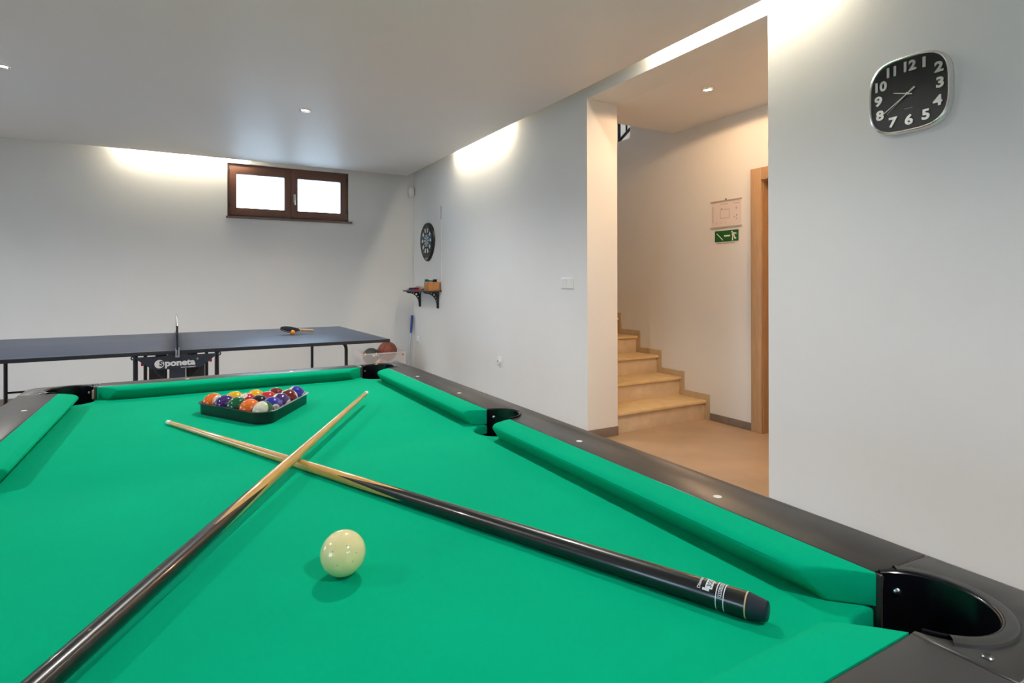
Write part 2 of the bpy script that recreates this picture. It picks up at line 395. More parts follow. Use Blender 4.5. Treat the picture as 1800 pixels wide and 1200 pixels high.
MB().tube([rp(4.856, 2.745), rp(3.70, 3.335)], .016, 8).build('bottom_rail', 'blackmetal', rl)
MB().tube([rp(4.856, 3.70), rp(3.70, 4.29)], .019, 8).build('handrail', 'blackmetal', rl)
for k in range(1, 10):
    yy = 4.856 - .121*k; zz = 2.745 + .0617*k
    MB().tube([rp(yy, zz), rp(yy, zz+.95)], .010, 6).build('baluster', 'blackmetal', rl)

# ------------------------------------------------------------------ lamps
def downlight(x, y, z, label, power, col, group, spot=150, blend=0.58):
    o = thing('ceiling_downlight', label, 'downlight', (x, y, z), 0, group)
    rg = MB(); rg.lathe([(.030, -.0005), (.034, -.007), (.043, -.006), (.046, 0), (.046, .004)], 32, cap=False); rg.build('trim_ring', 'chrome', o)
    dl = MB(); dl.lathe([(.0005, -.003), (.016, -.0035), (.031, -.001)], 28, cap=False)
    dl.build('lamp_lens', lens_hall if col == HALLW else 'lens', o)
    l = bpy.data.lights.new('spot_lamp', 'SPOT'); l.energy = power; l.color = col; l.spot_size = radians(spot); l.spot_blend = blend
    l.shadow_soft_size = .022
    s = bpy.data.objects.new('spot_lamp', l); COL.objects.link(s); s.parent = o; s.location = (0, 0, -.016)
    return o
lens_hall = mat('warm_lamp_lens', (1, 1, 1), 0.3, emit=(1.0, 0.82, 0.60), estr=9.0)
GRP = 'recessed downlights in the room ceiling'
downlight(.825, 4.81, HC, 'small round recessed downlight in the ceiling above the table tennis table', P_DOWN, WARM, GRP)
downlight(-1.03, 4.78, HC, 'recessed downlight at the far left edge of the ceiling', P_DOWN, WARM, GRP)
downlight(.92, 2.05, HC, 'recessed downlight above the right half of the pool table', P_DOWN, WARM, GRP)
downlight(-1.90, 1.95, HC, 'recessed downlight left of the pool table', P_DOWN, WARM, GRP)
downlight(.85, -.85, HC, 'unseen downlight added behind the viewer', P_DOWN, WARM, GRP)  # extra lamp out of view, added to brighten the front of the cue ball
downlight(3.242, 2.847, DH, 'small glowing downlight in the hallway ceiling', P_HALL, HALLW, 'hallway downlights', 172, 0.12)
downlight(3.35, 1.45, DH, 'unseen hallway downlight added behind the right wall', P_HALL*2.0, HALLW, 'hallway downlights', 172, 0.12)  # added out of view so that its bounce lights the hall ceiling

def cove_tube(p0, p1, label):
    p0, p1 = Vector(p0), Vector(p1); c = (p0+p1)/2; o = thing('fluorescent_tube', label, 'tube lamp', c, 0, 'fluorescent tubes hidden in the ceiling cove')
    d = (p1-p0)/2
    MB().tube([-d, d], .009, 12).build('glass_tube', 'tube', o)
    u = d.normalized()
    for sgn in (-1, 1):
        MB().tube([u*sgn*(d.length-.004), u*sgn*(d.length+.022)], .0105, 12).build('end_cap', 'white', o)
    q = u.cross(Vector((0, 0, 1))).normalized()
    MB().obox((0, 0, .0925), d + u*.03, q*.020, (0, 0, .0770)).build('batten', 'white', o, smooth=False)
    return o
cove_tube((XR-.085, 4.60, 2.69), (XR-.085, 5.78, 2.69), 'hidden tube lamp lighting the right wall behind the dartboard corner')
cove_tube((XR-.085, 1.52, 2.69), (XR-.085, 2.70, 2.69), 'hidden tube lamp lighting the wall above the passage')
cove_tube((-.62, YB-.085, 2.69), (.56, YB-.085, 2.69), 'hidden tube lamp lighting the back wall left of the window')
cove_tube((-3.6, YB-.085, 2.69), (-2.42, YB-.085, 2.69), 'hidden tube lamp at the far left of the back wall')
cove_tube((XR-.085, -1.6, 2.69), (XR-.085, -.42, 2.69), 'hidden tube lamp above the right wall behind the viewer')
up = bpy.data.lights.new('upstairs_lamp', 'POINT'); up.energy = 45; up.color = (1, .95, .92); up.shadow_soft_size = .1
uo = thing('upstairs_ceiling_lamp', 'round lamp on the upper landing beyond the railing', 'lamp', (XH+.75, 5.4, 4.7))
MB().sphere((0, 0, 0), .09).build('globe', 'white', uo)
ul = bpy.data.objects.new('upstairs_lamp', up); COL.objects.link(ul); ul.parent = uo; ul.location = (0, 0, -.22)

# ------------------------------------------------------------------ pool table
CX, CY = .174, 1.305
JW, JL = .526, 1.015          # half distances to the joint between rail and cushion
OW, OL = .628, 1.100          # half outer size
SZ, RZ = .800, .840           # cloth level, rail top
PT = thing('pool_table', 'green baize pool table with dark taupe rails in the foreground', 'pool table', (CX, CY, 0))
PR = .062
pc = [(sx*(JW-.020), sy*(JL-.018)) for sx in (-1, 1) for sy in (-1, 1)]      # corner pocket centres
def pcentre(sx, sy): return (sx*(JW-.020), sy*(JL-.018))
SR = .057
# cloth with six pocket cut-outs
poly = []
def corner_cut(sx, sy, ccw_start_dir):
    c = pcentre(sx, sy); r = PR+.004
    ax = (sx*JW, c[1]-sy*math.sqrt(r*r-(JW-abs(c[0]))**2)); ay = (c[0]-sx*math.sqrt(r*r-(JL-abs(c[1]))**2), sy*JL)
    a0 = math.atan2(ax[1]-c[1], ax[0]-c[0]); a1 = math.atan2(ay[1]-c[1], ay[0]-c[0])
    return c, r, a0, a1
def sweep(c, r, a0, a1, through, n=18):
    """arc from a0 to a1 passing through angle `through`"""
    def norm(a): return a % (2*pi)
    d = norm(a1-a0); t = norm(through-a0)
    if t > d: d -= 2*pi
    return [(c[0]+r*cos(a0+d*i/n), c[1]+r*sin(a0+d*i/n)) for i in range(n+1)]
def inward(sx, sy): return math.atan2(-sy, -sx)
# counter-clockwise from the lower right corner
for (sx, sy, flip) in ((1, -1, True), (1, 1, False), (-1, 1, True), (-1, -1, False)):
    c, r, a0, a1 = corner_cut(sx, sy, 0)
    if flip: a0, a1 = a1, a0                                            # y-edge point first on these corners
    poly += sweep(c, r, a0, a1, inward(sx, sy))
    if (sx, sy) == (1, -1):
        poly += sweep((JW, 0), SR+.004, -pi/2, pi/2, pi)
    if (sx, sy) == (-1, 1):
        poly += sweep((-JW, 0), SR+.004, pi/2, -pi/2, 0)
MB().prism(poly, SZ-.024, SZ, bevel=.006, seg=3).build('playing_cloth', 'cloth', PT, ang=50)
# cushions
PROF = [(0, .0006), (0, .0400), (.020, .0408), (.044, .0405), (.054, .0385), (.0595, .0335), (.0600, .0290), (.0555, .0225), (.038, .0006)]
def cushion(p0, p1, inn, k0, k1):
    """p0,p1: ends on the joint line; inn: inward unit normal; k0,k1: how far the ends draw back per unit of depth"""
    p0, p1, inn = Vector((*p0, 0)), Vector((*p1, 0)), Vector((*inn, 0)); u = (p1-p0).normalized()
    n = len(PROF); bm = bmesh.new(); rows = []
    L = (p1-p0).length; NS = 12
    for i in range(NS+1):
        row = []
        for d, z in PROF:
            t0 = k0*d; t1 = L-k1*d; t = t0+(t1-t0)*i/NS
            row.append(bm.verts.new(p0 + u*t + inn*d + Vector((0, 0, SZ+z))))
        rows.append(row)
    for i in range(NS):
        for j in range(n):
            k = (j+1) % n; bm.faces.new((rows[i][j], rows[i][k], rows[i+1][k], rows[i+1][j]))
    e0 = bm.faces.new(rows[0]); e1 = bm.faces.new(list(reversed(rows[-1])))
    bmesh.ops.recalc_face_normals(bm, faces=bm.faces[:])
    bmesh.ops.bevel(bm, geom=list(e0.edges)+list(e1.edges), offset=.0035, segments=2, affect='EDGES', profile=.5)
    MB().bm(bm).build('cushion', 'cloth', PT, ang=40)
ce_, se_ = .945-.006, .059     # ends: |y| on long joint at the corner, at the side pocket
for sx in (1, -1):
    cushion((sx*JW, -ce_), (sx*JW, -se_), (-sx, 0), 1.0, .40)
    cushion((sx*JW, se_), (sx*JW, ce_), (-sx, 0), .40, 1.0)
for sy in (1, -1):
    cushion((-JW+.088, sy*JL), (JW-.088, sy*JL), (0, -sy), 1.0, 1.0)
# rails: long ones with the side pocket bay, short ones plain, and the four corner castings
SEAM = .943; SEAMX = .438
def rail(poly, name='rail', m='rail', b=.0035):
    # keep the polygon counter-clockwise
    a = sum(poly[i][0]*poly[(i+1) % len(poly)][1]-poly[(i+1) % len(poly)][0]*poly[i][1] for i in range(len(poly)))
    if a < 0: poly = poly[::-1]
    return MB().prism(poly, RZ-.062, RZ, bevel=b).build(name, m, PT, ang=50)
for sx in (1, -1):
    p = [(sx*OW, -SEAM+.0008), (sx*OW, SEAM-.0008), (sx*JW, SEAM-.0008)]
    p += sweep((sx*JW, 0), SR+.003, pi/2, -pi/2, 0 if sx > 0 else pi)
    p += [(sx*JW, -SEAM+.0008)]
    rail(p)
for sy in (1, -1):
    rail([(-SEAMX+.0008, sy*JL), (SEAMX-.0008, sy*JL), (SEAMX-.0008, sy*OL), (-SEAMX+.0008, sy*OL)])
for sx in (1, -1):
    for sy in (1, -1):
        c = pcentre(sx, sy); r = PR+.002
        ya = math.sqrt(r*r-(JW-abs(c[0]))**2); xa = math.sqrt(r*r-(JL-abs(c[1]))**2)
        a0 = math.atan2(-sy*ya, sx*JW-c[0]); a1 = math.atan2(sy*JL-c[1], -sx*xa)
        p = [(sx*OW, sy*SEAM), (sx*JW, sy*min(SEAM, abs(c[1])-ya-.0005))]
        p += sweep(c, r, a0, a1, math.atan2(sy, sx), 22)
        p += [(sx*SEAMX, sy*JL), (sx*SEAMX, sy*OL)]
        k = (sx*(OW-.045), sy*(OL-.045))
        q0 = pi/2*sy; q1 = 0 if sx > 0 else (pi if sy > 0 else -pi)
        p += arc(k, .045, q0, q1, 8)
        rail(p, 'corner_casting', 'casting')
        # two countersunk screws
        for qx, qy in ((sx*(JW+.048), sy*(SEAM+.012)), (sx*(SEAMX+.018), sy*(JL+.055))):
            s_ = MB(); s_.lathe([(.0052, RZ-.001), (.0052, RZ+.0006), (.0038, RZ+.0018), (.0012, RZ+.0012)], 14, Matrix.Translation((qx, qy, 0))); s_.build('screw', 'darksteel', PT)
# pocket liners: a plastic shield round the hole, a cup below, a lip on the rail
def liner(c, r, mid, half, flange=True):
    a0, a1 = mid-half, mid+half
    mx = Matrix.Translation((c[0], c[1], 0))
    lm = MB()
    lm.lathe([(r, RZ+.0015), (r+.0016, RZ+.0028), (r+.0016, RZ-.12), (r-.0022, RZ-.12), (r-.0022, RZ-.02), (r-.0010, RZ+.0005), (r, RZ+.0015)], 36, mx, a0=a0, a1=a1, cap=False)
    lm.lathe([(r-.0022, SZ-.030), (r-.004, SZ-.10), (r*.75, SZ-.125), (.001, SZ-.13)], 36, mx, cap=False)
    lo = lm.build('pocket_liner', 'liner', PT)
    if flange:
        fl = MB(); fl.lathe([(r+.0012, RZ+.0012), (r+.003, RZ+.0042), (r+.010, RZ+.0046), (r+.0135, RZ+.0030), (r+.0150, RZ-.001)], 36, mx, a0=mid-radians(94), a1=mid+radians(94), cap=False)
        fl.build('flange', 'casting', lo)
    lip = MB(); n = 30
    pts = [(c[0]+(r+.0016)*cos(a0+(a1-a0)*i/n), c[1]+(r+.0016)*sin(a0+(a1-a0)*i/n), RZ+.0022) for i in range(n+1)]
    lip.tube(pts, .0014, 8); lip.build('lip', 'liner', lo)
    for s in (-1, 1):
        a = mid + s*(half-.30); R3 = r-.0024
        rv = MB(); rv.lathe([(.0042, 0), (.0042, .0008), (.0028, .0022), (.0005, .0028)], 14,
             Matrix.Translation((c[0]+R3*cos(a), c[1]+R3*sin(a), RZ-.020)) @ Matrix.Rotation(a+pi, 4, 'Z') @ Matrix.Rotation(pi/2, 4, 'Y'), cap=False)
        rv.build('rivet', 'steel', lo)
for sx in (1, -1):
    for sy in (1, -1):
        liner(pcentre(sx, sy), PR, math.atan2(sy, sx), radians(113))
    liner((sx*JW, 0), SR, 0 if sx > 0 else pi, radians(90), False)
# a broken corner of chipboard showing in the far left pocket
MB().box(-JW+.0795, -JW+.0835, JL-.030, JL-.012, SZ+.006, RZ-.006, b=.001).build('chipped_board', 'board', PT, label='torn brown chipboard edge in the pocket')
# diamonds
def sight(x, y):
    s_ = MB(); s_.lathe([(.0068, RZ-.001), (.0068, RZ+.0004), (.0055, RZ+.0008), (.0005, RZ+.0010)], 20, Matrix.Translation((x, y, 0))); s_.build('rail_sight', 'ivory', PT)
for sx in (1, -1):
    for yy in (-.680, -.312, .312, .680): sight(sx*(JW+.032), yy)
for sy in (1, -1):
    for xx in (-.176, .176): sight(xx, sy*(JL+.030))
ap = MB(); ap.box(-OW+.03, OW-.03, -OL+.03, -OL+.05, .60, RZ-.06); ap.box(-OW+.03, OW-.03, OL-.05, OL-.03, .60, RZ-.06)
ap.box(-OW+.03, -OW+.05, -OL+.05, OL-.05, .60, RZ-.06); ap.box(OW-.05, OW-.03, -OL+.05, OL-.05, .60, RZ-.06)
ap.build('apron', 'rail', PT, smooth=False)
MB().box(-OW+.05, OW-.05, -OL+.05, OL-.05, .60, .62).build('underframe', 'black', PT, smooth=False)
for sx in (1, -1):
    for sy in (1, -1):
        lg = MB(); x, y = sx*(OW-.14), sy*(OL-.16)
        lg.add([(x-.045, y-.045, 0), (x+.045, y-.045, 0), (x+.045, y+.045, 0), (x-.045, y+.045, 0), (x-.065, y-.065, .60), (x+.065, y-.065, .60), (x+.065, y+.065, .60), (x-.065, y+.065, .60)],
               [(0,3,2,1),(4,5,6,7),(0,1,5,4),(1,2,6,5),(2,3,7,6),(3,0,4,7)])
        lg.build('leg', 'rail', PT, smooth=False)

# ------------------------------------------------------------------ cues
CL = 1.525
def cue_r(s):
    if s < .45: return .0146 - .0022*s/.45
    return .0124 - (.0124-.0058)*(s-.45)/(CL-.45)
def make_cue(name, label, butt, tip, rot, za, zb, labelled):
    butt, tip = Vector(butt), Vector(tip); X = (tip-butt).normalized()
    Y = Vector((0, 0, 1)).cross(X).normalized(); Z = X.cross(Y)
    o = thing(name, label, 'pool cue', butt)
    o.rotation_euler = Matrix((X, Y, Z)).transposed().to_euler()
    def P(s, a, r): return Vector((s, r*cos(a), r*sin(a)))
    N = 64
    def surf(rows, nm, m, caps=()):
        """rows: list of functions a -> (s, r)"""
        b = MB(); vs = [P(*(lambda q: (q[0], a, q[1]))(f(a))) for f in rows for a in [2*pi*i/N for i in range(N)]]
        fs = [(j*N+i, (j+1)*N+i, (j+1)*N+(i+1) % N, j*N+(i+1) % N) for j in range(len(rows)-1) for i in range(N)]
        if 0 in caps: fs.append(tuple(range(N)))
        if 1 in caps: fs.append(tuple(reversed([(len(rows)-1)*N+i for i in range(N)])))
        b.add(vs, fs); return b.build(nm, m, o, ang=40)
    def const(s, r=None): return lambda a: (s, cue_r(s) if r is None else r)
    def zig(a):
        t = (a+rot)/(2*pi)*4; t = abs((t % 1)*2-1)                      # four spliced points
        s = za+(zb-za)*t; return s, cue_r(s)
    def mix(f0, s1, k):
        def g(a):
            s = f0(a)[0]*(1-k)+s1*k; return s, cue_r(s)
        return g
    surf([const(0, .0095), const(.001, .0108), const(.021, .0143)], 'bumper', 'bumper', caps=(0,))
    surf([const(.021), const(.0226)], 'butt_ring', 'gold')
    butt_o = surf([const(.0226), const(.10), const(.25), const(.40)] + [mix(zig, .40, 1-k) for k in (.25, .5, .75)] + [zig], 'butt', 'cueblack')
    surf([zig] + [mix(zig, .95, k) for k in (.25, .5, .75)] + [const(s) for s in (.95, 1.1, 1.25, 1.4, 1.503)], 'shaft', 'cuewood')
    surf([const(1.503), const(1.518)], 'ferrule', 'ferrule')
    surf([const(1.518, .0057), const(1.523, .0052), const(1.525, .0035)], 'tip', 'ferrule', caps=(1,))
    # long splice line in the black butt
    st_ = MB(); aa = radians(50); n = 24
    vs = []
    for i in range(n+1):
        s = .03+.5*i/n
        vs += [P(s, aa-.05, cue_r(s)+.0001), P(s, aa+.05, cue_r(s)+.0001)]
    if labelled: st_.add([Vector((v.x, v.y*cos(.95)-v.z*sin(.95), v.y*sin(.95)+v.z*cos(.95))) for v in vs], [(2*i, 2*i+2, 2*i+3, 2*i+1) for i in range(n)])
    else: st_.add(vs, [(2*i, 2*i+2, 2*i+3, 2*i+1) for i in range(n)])
    st_.build('inlay_line', 'inlay', butt_o)
    if labelled:
        A = radians(74)
        def wrap(v, s0, da=0.0): return P(s0+v.y, A+da+v.x/.0143, cue_r(s0)+.0002)
        for s0 in (.0445, .0530):
            surf([const(s0, cue_r(s0)+.0002), const(s0+.0011, cue_r(s0)+.0002)], 'white_band', 'print')
        cb = MB()                                                         # little chain of rings between the bands
        for k in range(-6, 7):
            for i in range(12):
                a0, a1 = 2*pi*i/12, 2*pi*(i+1)/12; c = k*.0019
                q = [(c+.0014*cos(a0), .0022*sin(a0)), (c+.0014*cos(a1), .0022*sin(a1)), (c+.0009*cos(a1), .0016*sin(a1)), (c+.0009*cos(a0), .0016*sin(a0))]
                cb.add([wrap(Vector((*p, 0)), .0493) for p in q], [(0, 1, 2, 3)])
        cb.build('chain_print', 'print', butt_o)
        bx = MB(); nb = 12
        def plate(u0, u1, v0, v1, s0, lift=0.0):
            vs = [wrap(Vector((u0+(u1-u0)*i/nb, v, 0)), s0) for i in range(nb+1) for v in (v0, v1)]
            bx.add(vs, [(2*i, 2*i+2, 2*i+3, 2*i+1) for i in range(nb)])
        plate(-.0072, .0072, -.0042, .0042, .0625); plate(-.0100, -.0072, -.0010, .0070, .0625); plate(.0072, .0100, -.0010, .0070, .0625)
        bx.build('white_badge', 'print', butt_o)
        for body, size, s0, mm, bold in (('300', .0078, .0622, 'blackprint', .0001), ('Diamond', .0052, .0735, 'print', .0001)):
            vs, fs = subdiv_text(body, size, 1, bold=bold)
            b = MB(); b.add([P(s0+v.y, A+v.x/.0143, cue_r(s0)+.0004) for v in vs], fs); b.build('lettering', mm, butt_o, smooth=False)
    else:
        for s, a, l in ((.13, 95, .030), (.165, 118, .007), (.27, 75, .006), (.31, 100, .004), (.43, 88, .004), (.22, 60, .005), (.075, 70, .010)):
            ch = MB(); a = radians(a); r = cue_r(s)+.0002
            ch.add([P(s-l/2, a, r), P(s, a+.10, r), P(s+l/2, a+.02, r), P(s, a-.07, r)], [(0, 1, 2, 3)]); ch.build('paint_chip', 'chip', butt_o, smooth=False)
    return o
B2, T2 = Vector((.560, .409, SZ+.0146)), Vector((-.053, 1.816, SZ+.006))
d2 = (T2-B2).normalized(); T2 = B2 + d2*CL
T1h = Vector((.489, 1.779)); L1h = Vector((-.115, .661)); u1 = (T1h-L1h).normalized(); B1h = T1h - u1*CL
# crossing point in plan
den = u1.x*(-d2.y) - u1.y*(-d2.x); rr = Vector((B2.x-B1h.x, B2.y-B1h.y))
s1 = (rr.x*(-d2.y) - rr.y*(-d2.x))/den; s2 = (u1.x*rr.y-u1.y*rr.x)/den
zc = B2.z + d2.z*s2 + cue_r(s2) + cue_r(s1) + .0003
zb1 = SZ + .0146
sl = (zc-zb1)/s1
make_cue('pool_cue', 'upper crossed pool cue, tip towards the ball rack, butt at the lower left', (B1h.x, B1h.y, zb1), (T1h.x, T1h.y, zb1+sl*CL), radians(20), .545, .745, False)
make_cue('pool_cue', 'lower crossed pool cue with white printed bands by its butt at right', B2, T2, radians(58), .575, .775, True)

# ------------------------------------------------------------------ balls and rack
BR = .0286
CAMDIR = Vector((-.10, -.93, .28)).normalized(); RGT = Vector((.8688, -.4951, 0)); UPV = Vector((0, 0, 1))
CREAM = (0.72, 0.66, 0.50)
def ball_mat(name, col, stripe):
    m = mat(name, col, 0.12, coat=0.4); nt = m.node_tree; b = nt.nodes['Principled BSDF']
    if stripe:
        tc = nt.nodes['Texture Coordinate']; sp = nt.nodes.new('ShaderNodeSeparateXYZ'); ab = nt.nodes.new('ShaderNodeMath'); ab.operation = 'ABSOLUTE'
        lt = nt.nodes.new('ShaderNodeMath'); lt.operation = 'LESS_THAN'; lt.inputs[1].default_value = BR*.62
        mx = nt.nodes.new('ShaderNodeMix'); mx.data_type = 'RGBA'; mx.inputs['A'].default_value = (*CREAM, 1); mx.inputs['B'].default_value = (*col, 1)
        nt.links.new(tc.outputs['Object'], sp.inputs[0]); nt.links.new(sp.outputs['Z'], ab.inputs[0]); nt.links.new(ab.outputs[0], lt.inputs[0])
        nt.links.new(lt.outputs[0], mx.inputs['Factor']); nt.links.new(mx.outputs['Result'], b.inputs['Base Color'])
    return m
M['spot'] = mat('cream_number_spot', CREAM, 0.15, coat=0.4)
def pool_ball(num, col, stripe, x, y, spot, axis, label):
    def vec(t): return (RGT*t[0] + UPV*t[1] + CAMDIR*t[2]).normalized()
    z_ = vec(axis); x_ = vec(spot); x_ = (x_ - z_*x_.dot(z_)).normalized(); y_ = z_.cross(x_)
    o = MB().sphere((0, 0, 0), BR, 40, 20).build('pool_ball', ball_mat('ball_paint_%d' % num, col, stripe), None, ang=180)
    tag(o, label, 'pool ball', 'racked pool balls')
    o.location = (x, y, SZ+BR+.0003); o.rotation_euler = Matrix((x_, y_, z_)).transposed().to_euler()
    for sg in (1, -1):
        sp = MB(); n = 28; a = radians(24)
        rings = [(0.0005, 1)] + [(a*k/5, 0) for k in range(1, 6)]
        vs = []; R_ = BR*1.0012
        for t in [a*k/5 for k in range(6)]:
            for i in range(n):
                q = 2*pi*i/n; vs.append((sg*R_*cos(t), R_*sin(max(t, 1e-4))*cos(q), R_*sin(max(t, 1e-4))*sin(q)))
        fs = [(j*n+i, j*n+(i+1) % n, (j+1)*n+(i+1) % n, (j+1)*n+i) for j in range(5) for i in range(n)]
        so = sp.add(vs, fs).build('number_spot', 'spot', o, ang=180)
        tv, tf = subdiv_text(str(num), .016 if num < 10 else .0135, 1, bold=.0)
        R2 = BR*1.003
        # upright as seen from outside
        vv = []
        for v in tv:
            yy = sg*v.x; zz = v.y; q = math.sqrt(max(1e-9, R2*R2-yy*yy-zz*zz)); vv.append((sg*q, yy, zz))
        MB().add(vv, tf).build('numeral', 'blackprint', so, smooth=False)
    return o
YEL, BLU, RED, PUR, ORA, GRN, MAR, BLK = (.80, .42, .01), (.022, .028, .34), (.50, .018, .018), (.060, .022, .16), (.88, .17, .018), (.004, .105, .038), (.17, .010, .014), (.012, .012, .012)
AX, AY = .180, 1.703                       # apex ball, nearest the camera
dx = BR*1.004; dy = BR*2*math.sqrt(3)/2*1.004
def pos(row, k): return AX + (2*k-row)*dx, AY + row*dy       # row 0 = apex, row 4 = far edge
RK = [  # (row, k from the left, number, colour, stripe, spot, axis, label)
 (0, 0, 14, GRN, 1, (.9, -.3, .5), (-.42, .22, .88), 'cream ball with a green stripe at the near corner of the rack'),
 (1, 0, 5, ORA, 0, (0, -.6, .8), (1, 0, 0), 'solid orange ball beside the green-striped one'),
 (1, 1, 2, BLU, 0, (.42, -.28, .86), (-.3, .9, .2), 'solid blue ball showing the numeral 2'),
 (2, 0, 6, GRN, 0, (0, -.6, .8), (1, 0, 0), 'solid dark green ball on the near left side of the rack'),
 (2, 1, 8, BLK, 0, (0, -.6, .8), (1, 0, 0), 'solid black ball in the middle of the rack'),
 (2, 2, 12, PUR, 1, (0, -.6, .8), (.86, -.48, -.05), 'purple-striped ball on the right side of the rack'),
 (3, 0, 4, PUR, 0, (0, -.6, .8), (1, 0, 0), 'solid purple ball on the left side of the rack'),
 (3, 1, 11, RED, 1, (-.35, .72, .55), (.15, -.60, .78), 'red ball showing the numeral 11'),
 (3, 2, 3, RED, 0, (0, -.6, .8), (1, 0, 0), 'plain solid red ball between the yellow and the maroon'),
 (3, 3, 15, MAR, 1, (-.62, .70, .30), (.70, .35, -.60), 'maroon-striped ball on the right side of the rack'),
 (4, 0, 13, ORA, 1, (-.4, -.6, .8), (.92, .02, .32), 'orange-striped ball in the left corner of the rack'),
 (4, 1, 1, YEL, 0, (0, -.6, .8), (1, 0, 0), 'yellow ball at the back, next to the orange-striped one'),
 (4, 2, 9, YEL, 1, (1, 0, 0), (.1, -.60, .78), 'yellow ball at the middle of the back row'),
 (4, 3, 7, MAR, 0, (-.18, .30, .90), (.2, .9, -.2), 'solid maroon ball showing the numeral 7'),
 (4, 4, 10, BLU, 1, (0, -.6, .8), (.86, -.48, -.15), 'blue-striped ball in the far right corner of the rack')]
for row, k, num, col, stp, spot, ax, lab in RK:
    x, y = pos(row, k); pool_ball(num, col, stp, x, y, spot, ax, lab)
cb = mat('aged_ivory_resin', (0.92, 0.80, 0.40), 0.13, coat=0.5, var=0.05, scale=60)
cbo = MB().sphere((0, 0, 0), BR, 48, 24).build('cue_ball', cb, None, ang=180)
tag(cbo, 'yellowed ivory cue ball standing alone on the green cloth', 'cue ball'); cbo.location = (.1755, .7545, SZ+BR+.0003)
for a, b in ((.1, .55), (.75, .15), (-.35, -.35), (.35, -.30), (-.6, .2)):
    n = (CAMDIR + RGT*a + UPV*b).normalized(); e1 = n.cross(UPV).normalized(); e2 = n.cross(e1); r = BR*1.0008
    MB().add([(n + e1*.024*cos(q) + e2*.030*sin(q)).normalized()*r for q in [2*pi*i/8 for i in range(8)]], [tuple(range(8))]).build('speck', 'grey', cbo, smooth=False)
# triangle rack: rounded offset of the triangle of ball centres
rk = thing('triangle_rack', 'black plastic triangle rack holding fifteen balls', 'ball rack', (AX, AY, SZ))
tri = [Vector((0, 0)), Vector((4*dx, 4*dy)), Vector((-4*dx, 4*dy))]
def tri_off(r, n=10):
    out = []
    for i in range(3):
        p = tri[i]; a = tri[i-1]; b = tri[(i+1) % 3]
        n0 = Vector(((p-a).y, -(p-a).x)).normalized(); n1 = Vector(((b-p).y, -(b-p).x)).normalized()
        a0 = math.atan2(n0.y, n0.x); a1 = math.atan2(n1.y, n1.x)
        while a1 < a0: a1 += 2*pi
        out += arc(p, r, a0, a1, n)
    return out
ri = BR+.0012
prof = [(ri, .0008), (ri+.0035, .0008), (ri+.0045, .0310), (ri+.0098, .0318), (ri+.0100, .0334), (ri+.0020, .0340), (ri, .0325)]
rings = [tri_off(r) for r, z in prof]; n = len(rings[0]); b = MB()
b.add([(x, y, prof[j][1]) for j in range(len(prof)) for x, y in rings[j]],
      [(j*n+i, j*n+(i+1) % n, ((j+1) % len(prof))*n+(i+1) % n, ((j+1) % len(prof))*n+i) for j in range(len(prof)) for i in range(n)])
b.build('frame', 'rack', rk, ang=40)

# ------------------------------------------------------------------ table tennis table
PH = radians(1.0); HLp, HWp, TZ = 1.395, .7625, .760
A = Vector((1.337, 4.220, 0)); ux = Vector((cos(PH), sin(PH), 0)); uy = Vector((-sin(PH), cos(PH), 0))
pcn = A - ux*HLp + uy*HWp
PPT = thing('table_tennis_table', 'dark blue-grey table tennis table standing before the back wall', 'table tennis table', pcn, PH)
for a, bb in ((-HLp, -.002), (.002, HLp)):
    t = MB().box(a+.003, bb-.003, -HWp+.003, HWp-.003, TZ-.018, TZ, b=.0015).build('table_top', 'pptop', PPT)
    e = MB(); e.box(a, bb, -HWp, -HWp+.018, TZ-.024, TZ-.001, b=.002); e.box(a, bb, HWp-.018, HWp, TZ-.024, TZ-.001, b=.002)
    e.box(a if a < -1 else bb-.018, a+.018 if a < -1 else bb, -HWp+.018, HWp-.018, TZ-.024, TZ-.001, b=.002); e.build('edge_frame', 'ppedge', PPT)
    ln = MB(); z0, z1 = TZ, TZ+.0004
    ln.box(a+.003, bb-.003, -HWp+.003, -HWp+.020, z0, z1); ln.box(a+.003, bb-.003, HWp-.020, HWp-.003, z0, z1)
    ln.box(a+.003, bb-.003, -.0015, .0015, z0, z1)
    if a < -1: ln.box(a+.003, a+.020, -HWp+.020, HWp-.020, z0, z1)
    else: ln.box(bb-.020, bb-.003, -HWp+.020, HWp-.020, z0, z1)
    ln.build('line_paint', 'linegrey', PPT, smooth=False)
for s in (-1, 1):                                            # bent-tube end legs
    for t in (-1, 1):
        x = s*1.10; y = t*.62; pts = [(x-s*.040, y, TZ-.026), (x-s*.030, y, TZ-.028)] + [(x-s*.030+s*.030*sin(q), y, TZ-.075+.047*cos(q)) for q in [pi/2*i/6 for i in range(1, 7)]] + [(x, y, .30), (x, y, .02)]
        MB().tube(pts, .0125, 10).build('leg', 'blackmetal', PPT)
        MB().lathe([(.018, 0), (.020, .010), (.018, .03)], 16, Matrix.Translation((x, y, 0))).build('foot', 'black', PPT)
        MB().tube([(s*.226, t*.70, .36), (x, t*.62, .37)], .008, 8).build('stay', 'blackmetal', PPT)
    MB().tube([(s*1.10, -.62, .20), (s*1.10, .62, .20)], .010, 8).build('cross_bar', 'blackmetal', PPT)
OXN = .0                                                       # centre carriage
